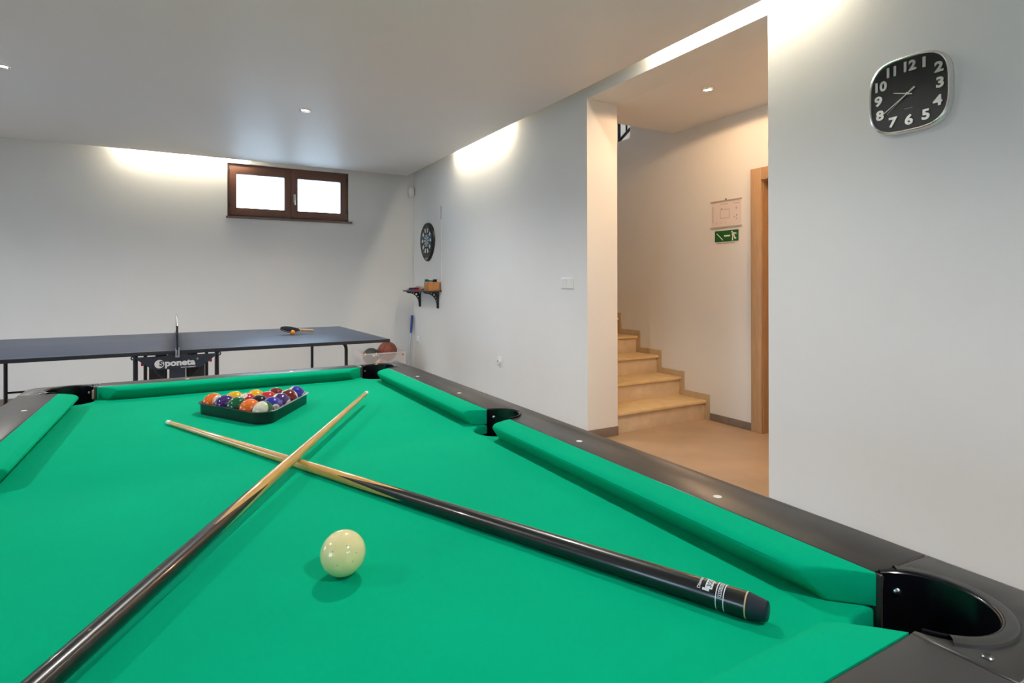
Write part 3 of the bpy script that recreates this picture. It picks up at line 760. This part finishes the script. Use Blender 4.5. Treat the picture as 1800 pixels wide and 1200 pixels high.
for t in (-1, 1):
    for s in (-1, 1):
        MB().tube([(s*.226, t*.70, .09), (s*.226, t*.70, .742)], .0135, 10).build('carriage_post', 'blackmetal', PPT)
        wh = MB(); wh.lathe([(.010, -.013), (.040, -.013), (.046, -.006), (.046, .006), (.040, .013), (.010, .013)], 24, Matrix.Translation((s*.226, t*.70, .046)) @ Matrix.Rotation(pi/2, 4, 'X'))
        wh.build('wheel', 'black', PPT)
    MB().tube([(-.24, t*.70, .10), (.24, t*.70, .10)], .012, 8).build('carriage_base', 'blackmetal', PPT)
for s in (-1, 1):
    MB().tube([(s*.226, -.70, .12), (s*.226, .70, .12)], .012, 8).build('carriage_beam', 'blackmetal', PPT)
def plate_xy(pts, y0, y1): return MB().prism(pts, y0, y1, mtx=Matrix(((1, 0, 0, 0), (0, 0, -1, 0), (0, 1, 0, 0), (0, 0, 0, 1))))
for t in (-1, 1):
    yf = .752 if t < 0 else -.744
    pp = [(-.220, .716), (-.140, .650), (-.125, .642), (.125, .642), (.140, .650), (.220, .716), (.220, .727), (.060, .727), (.048, .737), (-.048, .737), (-.060, .727), (-.220, .727)]
    plt = plate_xy(pp, yf-.004, yf+.004).build('logo_plate', 'ppplate', PPT, ang=20)
    cc = plate_xy([(-.045, .30), (.045, .30), (.045, .655), (-.045, .655)], yf-.010, yf).build('centre_column', 'ppplate', PPT, ang=20)
    for s in (-1, 1):
        rg = MB(); rg.lathe([(.006, -.006), (.013, -.006), (.013, .006), (.006, .006), (.006, -.006)], 18, Matrix.Translation((s*.236, -yf, .724)) @ Matrix.Rotation(pi/2, 4, 'X'), cap=False)
        rg.build('ring_lug', 'ppplate', PPT)
        MB().box(*sorted((s*.070, s*.155)), -yf*.93-.006, -yf*.93+.006, .38, .652, b=.002).build('side_panel', 'black', PPT)
        MB().tube([(s*.150, -yf*.985, .665), (s*.085, -yf*.985, .585)], .005, 8).build('strut', 'blackmetal', PPT)
        MB().tube([(s*.075, -yf*.97, .745), (s*.062, -yf*.97, .722)], .006, 8).build('hook', 'blackmetal', PPT)
        MB().box(*sorted((s*.178, s*.196)), -yf*.985-.008, -yf*.985+.008, .672, .690, b=.002).build('safety_catch', 'red', PPT)
    # steel clamp of the net
    cl = MB(); ys = -HWp-.004 if t < 0 else HWp+.004
    y0, y1 = sorted((ys, ys+t*.010))
    cl.box(-.012, .012, y0, y1, TZ-.044, TZ+.004, b=.0015); cl.box(-.012, -.007, y0-.010, y1+.010, TZ, TZ+.014, b=.001); cl.box(.005, .012, y0-.010, y1+.010, TZ, TZ+.018, b=.001)
    MB().box(-.003, .003, y0-.002, y1+.002, TZ-.030, TZ-.016, b=.001).build('clamp_slot', 'black', cl.build('net_clamp', 'steel', PPT))
    if t < 0:                                                  # printed name on the plate facing the pool table
        yp = -yf - .0046
        logo = MB(); vs = [(-.098 + .0265*cos(q), yp, .6785 + .0265*sin(q)) for q in [2*pi*i/32 for i in range(32)]]
        logo.add(vs, [tuple(range(32))]); logo.build('logo_disc', 'print', plt, smooth=False)
        def onp(x0, z0, off, k=1.0): return lambda v: Vector((x0+v.x, yp-off, z0+v.y))
        text_on('S', .044, onp(-.0870, .6780, .0003), bold=.0016, xs=1.1).build('lettering', 'ppplate', plt, smooth=False)
        text_on('poneta', .054, onp(-.0680, .6800, .0001), bold=.0024, align='LEFT', xs=1.10).build('lettering', 'print', plt, smooth=False)
        text_on('MADE IN GERMANY', .0095, onp(.0600, .6495, .0001), bold=.0003, xs=.98).build('lettering', 'print', plt, smooth=False)
        text_on('®', .016, onp(.1120, .6980, .0001)).build('lettering', 'print', plt, smooth=False)
        plt2 = plt
# net seen edge-on
nt_ = MB(); nt_.box(-.0012, .0012, -HWp-.010, HWp+.010, TZ+.008, TZ+.140); nt_.build('net', 'netfab', PPT, smooth=False)
MB().box(-.0028, .0028, -HWp-.010, HWp+.010, TZ+.138, TZ+.1525, b=.001).build('net_tape', 'white', PPT)
for t in (-1, 1):
    MB().tube([(0, t*(HWp+.010), TZ-.02), (0, t*(HWp+.010), TZ+.155)], .005, 8).build('net_post', 'blackmetal', PPT)

# bat leaning on an orange ball
bp = Vector((.750, 4.965, TZ))
pb = MB().sphere((0, 0, 0), .020, 24, 12).build('table_tennis_ball', 'orange', None, ang=180)
tag(pb, 'small orange ball in front of the black bat', 'ball'); pb.location = bp + Vector((0, 0, .0206))
bt = thing('table_tennis_bat', 'black table tennis bat propped up on the orange ball', 'bat', (.930, 5.065, TZ))
ang = math.atan2(-.075, -.215)
bdir = Vector((-.985, -.17, 0)).normalized()
tilt = radians(6.2)
bt.rotation_euler = (Matrix.Rotation(math.atan2(bdir.y, bdir.x), 4, 'Z') @ Matrix.Rotation(-tilt, 4, 'Y') @ Matrix.Rotation(radians(-12), 4, 'X')).to_euler()
bt.location = (.930, 5.060, TZ+.0195)
bl = []
for i in range(40):
    q = 2*pi*i/40; rx, ry = .080, .076
    x = .185 + rx*cos(q); y = ry*sin(q)
    if cos(q) < -.5: y *= .86
    bl.append((x, y))
MB().prism(bl, -.0035, .0035).build('blade', 'woodlight', bt)
for z0, z1 in ((.0036, .0075), (-.0075, -.0036)):
    MB().prism([(.192+(x-.185)*.99, y*.995) for x, y in bl], z0, z1, bevel=.0008).build('rubber', 'paddle', bt)
hp = [(0, -.016), (.045, -.0125), (.095, -.0135), (.122, -.020), (.122, .020), (.095, .0135), (.045, .0125), (0, .016)]
MB().prism(hp, -.011, .011, bevel=.004).build('handle', 'woodlight', bt)

# ------------------------------------------------------------------ wall clock
ck = thing('wall_clock', 'black-faced wall clock with silver rim and big silver numerals', 'clock', (XR, 1.226, 1.957))
def sq(a, b, n=3.3, k=72):
    out = []
    for i in range(k):
        t = 2*pi*i/k; c, s = cos(t), sin(t)
        r = (abs(c/a)**n + abs(s/b)**n)**(-1/n); out.append((r*c, r*s))
    return out
# local plane: u to the viewer's right is -Y, v is +Z, depth towards the room is -X
def W3(u, v, d): return Vector((-d, -u, v))
HWc, HHc = .1535, .1570
def ring_mesh(specs):
    rs = [sq(HWc-i, HHc-i) for i, d in specs]; n = 72; b = MB()
    b.add([W3(u, v, specs[j][1]) for j in range(len(specs)) for u, v in rs[j]],
          [(j*n+i, (j+1)*n+i, (j+1)*n+(i+1) % n, j*n+(i+1) % n) for j in range(len(specs)-1) for i in range(n)])
    return b
ring_mesh([(.004, .0), (.000, .010), (.000, .030), (.002, .038), (.006, .040), (.010, .038), (.012, .031)]).build('rim', 'chrome', ck)
fc = MB(); pts = sq(HWc-.0115, HHc-.0115); fc.add([W3(u, v, .032) for u, v in pts], [tuple(range(72))]); fc.build('dial', 'face', ck, smooth=False)
bk = MB(); pts = sq(HWc-.006, HHc-.006); bk.add([W3(u, v, .001) for u, v in pts], [tuple(reversed(range(72)))]); bk.build('back', 'black', ck, smooth=False)
NUMP = {12: (.000, .108), 1: (.058, .106), 2: (.103, .070), 3: (.112, .008), 4: (.100, -.062), 5: (.058, -.108), 6: (.000, -.113), 7: (-.053, -.108), 8: (-.098, -.066), 9: (-.108, -.004), 10: (-.100, .062), 11: (-.056, .106)}
NUMP = {12: (.004, .110), 1: (.060, .108), 2: (.112, .072), 3: (.116, .010), 4: (.108, -.060), 5: (.066, -.104), 6: (.004, -.110), 7: (-.058, -.106), 8: (-.108, -.066), 9: (-.114, -.004), 10: (-.108, .056), 11: (-.062, .106)}
for k, (u, v) in NUMP.items():
    tv, tf = text_bm(str(k), .055, bold=.0022, extrude=.0022, xs=.98 if k > 9 else 1.12)
    MB().add([W3(u+p[0], v+p[1], .0345+p[2]) for p in tv], tf).build('numeral', 'numeral', ck, smooth=False)
def hand(ang, ln, tail, wd, d, nm, m='hand'):
    c, s = sin(ang), cos(ang)                                    # clockwise from 12
    b = MB(); q = [(-tail, -wd/2), (ln, -wd/2*.7), (ln, wd/2*.7), (-tail, wd/2)]
    P_ = [(c*a - s*bb, s*a + c*bb) for a, bb in q]
    b.add([W3(u, v, d) for u, v in P_] + [W3(u, v, d+.0012) for u, v in P_], [(3,2,1,0), (4,5,6,7), (0,1,5,4), (1,2,6,5), (2,3,7,6), (3,0,4,7)]); b.build(nm, m, ck, smooth=False)
hand(radians(287), .055, .018, .0050, .0375, 'hour_hand')
hand(radians(236), .112, .034, .0042, .0395, 'minute_hand')
hand(radians(229), .102, .034, .0016, .0415, 'second_hand')
hb = MB(); hb.lathe([(.0045, .033), (.0045, .044), (.001, .0445)], 16, Matrix.Rotation(-pi/2, 4, 'Y')); hb.build('hub', 'hand', ck)
MB().add([W3(-.014, -.0610, .0323), W3(.016, -.0610, .0323), W3(.016, -.0585, .0323), W3(-.014, -.0585, .0323)], [(0, 1, 2, 3)]).build('maker_print', 'grey', ck, smooth=False)

# ------------------------------------------------------------------ dartboard
db = thing('dartboard', 'black dartboard with blue and white segments on the right wall', 'dartboard', (XR, 6.68, 1.715))
def D3(u, v, d): return Vector((-d, -u, v))
out = []
for i in range(80):
    t = 2*pi*i/80; r = .222
    u, v = r*cos(t), r*sin(t)
    if v < 0:
        k = max(0.0, -sin(t)); v *= 1+.16*k**2; u *= 1-.10*k**4
    out.append((u, v))
b = MB(); n = 80
specs = [(1.0, 0), (1.0, .018), (.97, .028), (.93, .030), (.91, .024)]
b.add([D3(u*s_, v*s_, d) for s_, d in specs for u, v in out], [(j*n+i, (j+1)*n+i, (j+1)*n+(i+1) % n, j*n+(i+1) % n) for j in range(len(specs)-1) for i in range(n)] + [tuple((len(specs)-1)*n+i for i in range(n))])
b.build('housing', 'black', db)
M['dwhite'] = mat('cream_segment', (.75, .75, .68), .5); M['dblue'] = mat('blue_segment', (.015, .10, .28), .5); M['dblack'] = mat('black_segment', (.02, .02, .025), .5); M['dteal'] = mat('teal_segment', (.01, .20, .25), .5)
acc = {k: MB() for k in ('dwhite', 'dblue', 'dblack', 'dteal')}
for i in range(20):
    for j, (r0, r1) in enumerate(((.016, .078), (.084, .100), (.106, .158), (.164, .180))):
        g_ = radians(1.3); a0 = 2*pi*(i-.5)/20 + g_; a1 = 2*pi*(i+.5)/20 - g_
        if j in (0, 2): k = 'dwhite' if i % 2 == 0 else ('dblack' if i in (3, 5, 7, 13, 15, 17) else 'dblue')
        else: k = ('dteal' if i % 4 == 1 else 'dblack')
        q = [(r0, a0), (r1, a0), (r1, a1), (r0, a1)]
        P0 = [D3(r*cos(a), r*sin(a), .0245) for r, a in q]; P1 = [D3(r*cos(a), r*sin(a), .029) for r, a in q]
        acc[k].add(P0+P1, [(4,5,6,7), (0,1,5,4), (1,2,6,5), (2,3,7,6), (3,0,4,7)])
for k, mb in acc.items(): mb.build('segments', k, db, smooth=False)
bl_ = MB(); bl_.lathe([(.011, .024), (.011, .030), (.001, .0305)], 20, Matrix.Rotation(-pi/2, 4, 'Y')); bl_.build('bullseye', 'dteal', db)
for i in range(20):
    a = pi/2 - 2*pi*i/20; num = [20,1,18,4,13,6,10,15,2,17,3,19,7,16,8,11,14,9,12,5][i]
    tv, tf = text_bm(str(num), .020, bold=.0006); MB().add([D3(.192*cos(a)+p[0], .192*sin(a)+p[1], .0262) for p in tv], tf).build('numeral', 'grey', db, smooth=False)
pnl = MB(); pnl.box(-.0290, -.0255, -.055, .055, -.236, -.212, b=.002); pnl.build('control_panel', 'grey', db)

# ------------------------------------------------------------------ shelf with its things
SH = thing('wall_shelf', 'dark shelf on two pierced iron brackets below the dartboard', 'shelf', (XR, 6.62, 1.098))
MB().box(-.225, 0, -.365, .375, -.018, 0, b=.002).build('board', mat('dark_shelf_wood', (.055, .040, .036), .5, var=.2, scale=20), SH)
def bracket(y):
    # plate in the X-Z plane made of quads between the straight edges and the curved edge, with five round holes
    cu = bpy.data.curves.new('b', 'CURVE'); cu.dimensions = '2D'; cu.fill_mode = 'BOTH'; cu.extrude = .009
    def spl(pts):
        s = cu.splines.new('POLY'); s.points.add(len(pts)-1); s.use_cyclic_u = True
        for p, q in zip(s.points, pts): p.co = (q[0], q[1], 0, 1)
    o_ = [(0, 0), (-.190, 0), (-.190, -.012)] + [(-.165 + .137*sin(q), -.157 + .137*cos(q)) for q in [pi/2*i/14 for i in range(0, 15)]] + [(-.026, -.192), (-.012, -.199), (0, -.194)]
    spl(o_)
    for x, z, r in ((-.062, -.035, .013), (-.096, -.0195, .0085), (-.040, -.066, .0085), (-.124, -.0125, .0055), (-.028, -.098, .0062), (-.018, -.018, .0075)):
        spl([(x+r*cos(2*pi*i/16), z-r*sin(2*pi*i/16)) for i in range(16)])
    ob = bpy.data.objects.new('b', cu); COL.objects.link(ob); bpy.context.view_layer.update()
    me = bpy.data.meshes.new_from_object(ob.evaluated_get(bpy.context.evaluated_depsgraph_get()))
    vs = [(v.co.x, y+v.co.z, v.co.y-.018) for v in me.vertices]; fs = [tuple(p.vertices) for p in me.polygons]
    bpy.data.objects.remove(ob); bpy.data.curves.remove(cu); bpy.data.meshes.remove(me)
    MB().add(vs, fs).build('bracket', 'blackmetal', SH, smooth=False)
bracket(.335); bracket(-.270)
ZS = 1.0985
bxo = thing('cardboard_box', 'small orange-brown cardboard box on the end of the wall shelf', 'box', (XR-.090, 6.345, ZS))
MB().box(-.070, .070, -.075, .075, 0, .100, b=.002).build('carton', 'cardboard', bxo)
MB().box(-.020, .010, -.0756, .0756, .030, .1006).build('tape', mat('brown_tape', (.42, .19, .07), .3), bxo, smooth=False)
def dart(loc, rz, m1, m2, label, ln=.15, tilt=0):
    o = thing('dart', label, 'dart', loc, rz, 'darts lying on the shelf'); o.rotation_euler = (0, -tilt, rz)
    r = .008
    bd_ = MB(); bd_.tube([(-ln/2, 0, .012), (-ln/2+.03, 0, .012)], [.0012, .0016], 6); bd_.tube([(-ln/2+.03, 0, .012), (-ln/2+.05, 0, .012), (-ln/2+.085, 0, .012)], [.004, .0075, .005], 8)
    bd_.tube([(-ln/2+.085, 0, .012), (ln/2, 0, .012)], .003, 6); bd_.build('barrel', m1, o)
    fl = MB()
    for q in (pi/4, 3*pi/4, 5*pi/4, 7*pi/4):
        ax = Vector((0, cos(q), sin(q))); c0 = Vector((ln/2-.045, 0, .016))
        fl.obox(c0 + Vector((.022, 0, 0)) + ax*.011, (.022, 0, 0), ax*.011, Vector((0, -sin(q), cos(q)))*.0006)
    fl.build('flight', m2, o, smooth=False)
    return o
dart((XR-.115, 6.31, ZS+.101), radians(5), 'black', 'black', 'black dart lying on top of the cardboard box')
dart((XR-.085, 6.385, ZS+.101), radians(170), 'black', 'teal', 'black dart with a teal flight on top of the cardboard box')
dart((XR-.150, 6.92, ZS), radians(10), 'red', 'red', 'red dart at the far end of the wall shelf')
dart((XR-.150, 6.76, ZS), radians(185), 'purple', 'blue', 'blue dart in the middle of the wall shelf')
dart((XR-.120, 6.62, ZS), radians(160), 'red', 'red', 'red dart lying beside the blue one')
dart((XR-.120, 6.50, ZS), radians(20), 'black', 'black', 'black dart beside the cardboard box')
cp = thing('dart_case', 'small grey cylindrical case lying behind the darts', 'case', (XR-.06, 6.90, ZS), radians(80))
MB().tube([(-.055, 0, .026), (-.05, 0, .026), (.05, 0, .026), (.055, 0, .026)], [.020, .026, .026, .020], 18).build('barrel', 'grey', cp)
MB().tube([(.020, 0, .026), (.028, 0, .026)], .0268, 18).build('band', 'purple', cp)

# ------------------------------------------------------------------ small wall fittings
sw = thing('light_switch', 'white double light switch on the right wall beside the passage', 'light switch', (XR, 3.690, 1.182))
MB().box(-.012, 0, -.080, .080, -.044, .044, b=.004).build('plate', 'white', sw)
for y0, y1 in ((-.066, -.002), (.002, .066)):
    q = MB(); q.add([(-.012, y0, -.032), (-.012, y1, -.032), (-.016, y1, .032), (-.016, y0, .032), (-.010, y0, -.032), (-.010, y1, -.032), (-.010, y1, .032), (-.010, y0, .032)],
        [(0,1,2,3), (4,7,6,5), (0,4,5,1), (1,5,6,2), (2,6,7,3), (3,7,4,0)]); q.build('rocker', 'white', sw, smooth=False)
def socket(y, z, label):
    o = thing('wall_socket', label, 'socket', (XR, y, z), 0, 'wall sockets')
    fr = MB(); fr.box(-.012, 0, -.042, .042, -.046, .046, b=.004); fr.build('plate', 'white', o)
    cu = MB(); cu.lathe([(.026, .0125), (.024, .030), (.019, .030), (.018, .014), (.001, .014)], 24, Matrix.Rotation(-pi/2, 4, 'Y'), cap=False); cu.build('socket_well', 'white', o)
    for s in (-1, 1):
        MB().lathe([(.0028, .0145), (.0028, .0150)], 10, Matrix.Translation((0, s*.0095, 0)) @ Matrix.Rotation(-pi/2, 4, 'Y')).build('pin_hole', 'black', o)
socket(4.805, .430, 'white wall socket low on the right wall above the pool table rail')
socket(7.020, .455, 'white wall socket low in the corner near the blue pole')
pr = thing('motion_sensor', 'small white motion sensor in the upper corner of the room', 'sensor', (XR-.02, YB-.02, 2.385), radians(-45))
q = MB(); prf = [(.010, -.062), (.030, -.055), (.038, -.020), (.038, .035), (.030, .060), (.008, .064)]
q.lathe(prf, 24, Matrix.Translation((0, -.030, 0))); q.build('housing', 'white', pr)
q = MB(); q.lathe([(.0385, -.016), (.0400, -.006), (.0400, .012), (.0385, .022)], 12, Matrix.Translation((0, -.030, 0)), cap=False, a0=radians(210), a1=radians(330)); q.build('lens', 'ivory', pr)
MB().box(-.012, .012, -.012, .022, -.03, .03).build('mount', 'white', pr, smooth=False)
cbx = thing('wall_cable', 'thin grey cable running down the right wall beside the dartboard', 'cable', (XR, 6.265, 1.10))
MB().tube([(-.003, 0, .10), (-.003, 0, .88)], .0022, 6).build('lead', 'white', cbx)
MB().tube([(-.004, 0, .84), (-.004, 0, 1.00)], .0042, 6).build('conduit', 'grey', cbx)

# evacuation plan and exit sign on the hall wall
pl = thing('evacuation_plan', 'framed floor plan sheet on the hallway wall above the green sign', 'notice', (XH, 3.243, 1.76))
def H3(u, v, d): return (-d, -u, v)
def hbox(u0, u1, v0, v1, d0, d1): b = MB(); return b.box(-d1, -d0, -u1, -u0, v0, v1)
hbox(-.150, .150, -.108, .108, .001, .003).build('sheet', 'paper', pl, smooth=False)
for v0, v1 in ((.104, .114), (-.116, -.106)): hbox(-.156, .156, v0, v1, .001, .009).build('holder_bar', 'greysign', pl, smooth=False)
MB().lathe([(.006, 0), (.006, .008), (.001, .010)], 12, Matrix.Translation((0, 0, .121)) @ Matrix.Rotation(-pi/2, 4, 'Y')).build('screw', 'darksteel', pl)
for q in ((-.060, .035, -.038, -.034), (-.060, .035, .034, .038), (-.060, -.056, -.038, .038), (.031, .035, -.038, .038), (-.138, -.132, -.07, .07), (.070, .130, .076, .081), (-.06, .02, .080, .084),
          (-.052, -.036, .040, .050), (.098, .108, .028, .046), (.080, .090, -.040, -.030), (.102, .112, -.030, -.014), (.102, .112, -.055, -.045), (-.10, -.092, -.082, -.072), (-.13, -.122, -.090, -.082), (-.05, -.042, -.078, -.072), (-.01, -.002, -.078, -.072), (.118, .124, .090, .097)):
    hbox(*q, .003, .0034).build('print_mark', 'paperink', pl, smooth=False)
ex = thing('exit_sign', 'green emergency exit sign with a running figure and stairs', 'sign', (XH, 3.239, 1.573))
hbox(-.119, .119, -.046, .046, .001, .004).build('panel', 'green', ex, smooth=False)
def flat(pts, nm='pictogram'): MB().add([H3(u, v, .0043) for u, v in pts], [tuple(range(len(pts)))]).build(nm, 'signwhite', ex, smooth=False)
flat([(-.022, -.005), (.038, -.005), (.038, .006), (-.022, .006)], 'arrow_bar')
flat([(-.100, .022), (-.094, .026), (-.032, -.032), (-.038, -.036)], 'stair_line')
flat([(.057+.008*cos(2*pi*i/12), .031+.008*sin(2*pi*i/12)) for i in range(12)])
flat([(.062, .024), (.080, .026), (.084, .004), (.070, -.004), (.060, .006)])
flat([(.078, .026), (.100, .020), (.102, .008), (.094, .010), (.078, .018)])
flat([(.062, .022), (.052, .008), (.058, .002), (.068, .012)])
flat([(.060, .004), (.072, -.002), (.068, -.022), (.068, -.040), (.056, -.040), (.058, -.018)])
flat([(.074, .002), (.084, .000), (.090, -.016), (.100, -.022), (.098, -.030), (.078, -.028), (.078, -.016)])
for a, b in ((-.105, -.050), (-.044, .024), (.030, .080)):
    hbox(a, b, -.064, -.056, .001, .0014).build('caption_print', 'greysign', ex, smooth=False)

# ------------------------------------------------------------------ corner: bin of balls and pole
bn = thing('storage_bin', 'frosted plastic storage bin in the back corner', 'storage bin', (2.055, 6.90, 0))
bw, bd_, bh = .262, .20, .352
q = MB(); t = .004
q.box(-bw, bw, -bd_, -bd_+t, 0, bh); q.box(-bw, bw, bd_-t, bd_, 0, bh); q.box(-bw, -bw+t, -bd_+t, bd_-t, 0, bh); q.box(bw-t, bw, -bd_+t, bd_-t, 0, bh)
q.build('walls', 'bin', bn, smooth=False)
MB().box(-bw, bw, -bd_, bd_, 0, .004).build('bottom', 'bin', bn, smooth=False)
q = MB(); q.box(-bw-.012, bw+.012, -bd_-.012, -bd_+.001, bh-.014, bh, b=.003); q.box(-bw-.012, bw+.012, bd_-.001, bd_+.012, bh-.014, bh, b=.003)
q.box(-bw-.012, -bw+.001, -bd_, bd_, bh-.014, bh, b=.003); q.box(bw-.001, bw+.012, -bd_, bd_, bh-.014, bh, b=.003); q.build('rim', 'bin', bn)
MB().lathe([(.010, 0), (.010, .004), (.001, .005)], 14, Matrix.Translation((bw-.035, -bd_, .315)) @ Matrix.Rotation(pi/2, 4, 'X')).build('rivet', 'red', bn)
bb = thing('basketball', 'brown basketball with black seams on top of the storage bin', 'basketball', (2.150, 6.90, .341))
MB().sphere((0, 0, 0), .120, 32, 16).build('skin', 'leather', bb, ang=180)
sm = MB()
def ringpts(fn): return [fn(2*pi*i/40) for i in range(41)]
RB = .1195
sm.tube(ringpts(lambda a: (RB*cos(a), 0, RB*sin(a))), .0028, 6); sm.tube(ringpts(lambda a: (0, RB*cos(a), RB*sin(a))), .0028, 6)
for s in (-1, 1):
    def f(a, s=s):
        p = Vector((.55*s + .28*s*cos(2*a), cos(a), sin(a))).normalized()*RB; return p
    sm.tube(ringpts(f), .0028, 6)
sm.build('seams', 'seam', bb); bb.rotation_euler = (.15, .1, radians(48))
kb = thing('rubber_ball', 'dark grey ball with white and yellow patches in the storage bin', 'ball', (1.935, 6.86, .300))
MB().sphere((0, 0, 0), .100, 32, 16).build('skin', 'darkball', kb, ang=180)
def patch(n, r, m, k=10):
    n = Vector(n).normalized(); e1 = n.cross(Vector((0, 0, 1))).normalized(); e2 = n.cross(e1)
    rad = [r*(1 if i % 2 else .55) for i in range(k)]
    vs = [n*.1006] + [((n + e1*rad[i]*cos(2*pi*i/k) + e2*rad[i]*sin(2*pi*i/k)).normalized())*.1006 for i in range(k)]
    MB().add(vs, [(0, 1+i, 1+(i+1) % k) for i in range(k)]).build('patch', m, kb, smooth=False)
patch((.38, -.85, .28), .24, 'white'); patch((.05, -.95, .18), .20, 'white'); patch((-.85, -.45, .30), .30, 'yellow', 6); patch((.70, -.65, .10), .18, 'white')
def lump(name, label, cat, loc, r, sc, m, rz=0):
    o = MB().sphere((0, 0, 0), r, 20, 10, sc).build(name, m, None, ang=180); tag(o, label, cat); o.location = loc; o.rotation_euler = (0, 0, rz); return o
lump('foam_ball', 'pink foam ball inside the frosted bin', 'ball', (2.06, 6.775, .19), .065, (1, 1, 1), 'pink')
lump('foam_ball', 'small purple ball inside the frosted bin', 'ball', (2.215, 6.765, .19), .050, (1.2, 1, 1), 'purple')
lump('foam_ball', 'red ball at the right end inside the frosted bin', 'ball', (2.25, 6.86, .105), .058, (1, 1, 1), 'red')
lump('foam_ball', 'small red ball low inside the frosted bin', 'ball', (1.86, 6.86, .07), .058, (1, 1, 1), 'red')
yb = thing('toy_bat', 'yellow toy bat slanting inside the frosted bin', 'toy bat', (1.905, 6.740, .10))
MB().tube([(-.07, 0, 0), (0, 0, .06), (.07, 0, .13), (.10, 0, .165)], [.010, .016, .024, .014], 14).build('blade', 'yellow', yb)
MB().tube([(-.10, 0, -.03), (-.07, 0, 0)], .010, 12).build('grip', 'black', yb)

po = thing('telescopic_pole', 'thin silver pole with a blue grip leaning in the back corner', 'pole', (2.500, 7.13, 0))
MB().tube([(0, 0, .035), (.055, .045, .55)], .010, 12).build('pole', mat('pale_aluminium', (.55, .57, .60), .35, metal=.6), po)
MB().tube([(.0545, .0445, .53), (.078, .062, .762)], [.014, .0165], 14).build('grip', 'blue', po)
q = MB(); q.box(-.11, .11, -.02, .02, 0, .035, b=.006); q.build('head', 'blue', po)
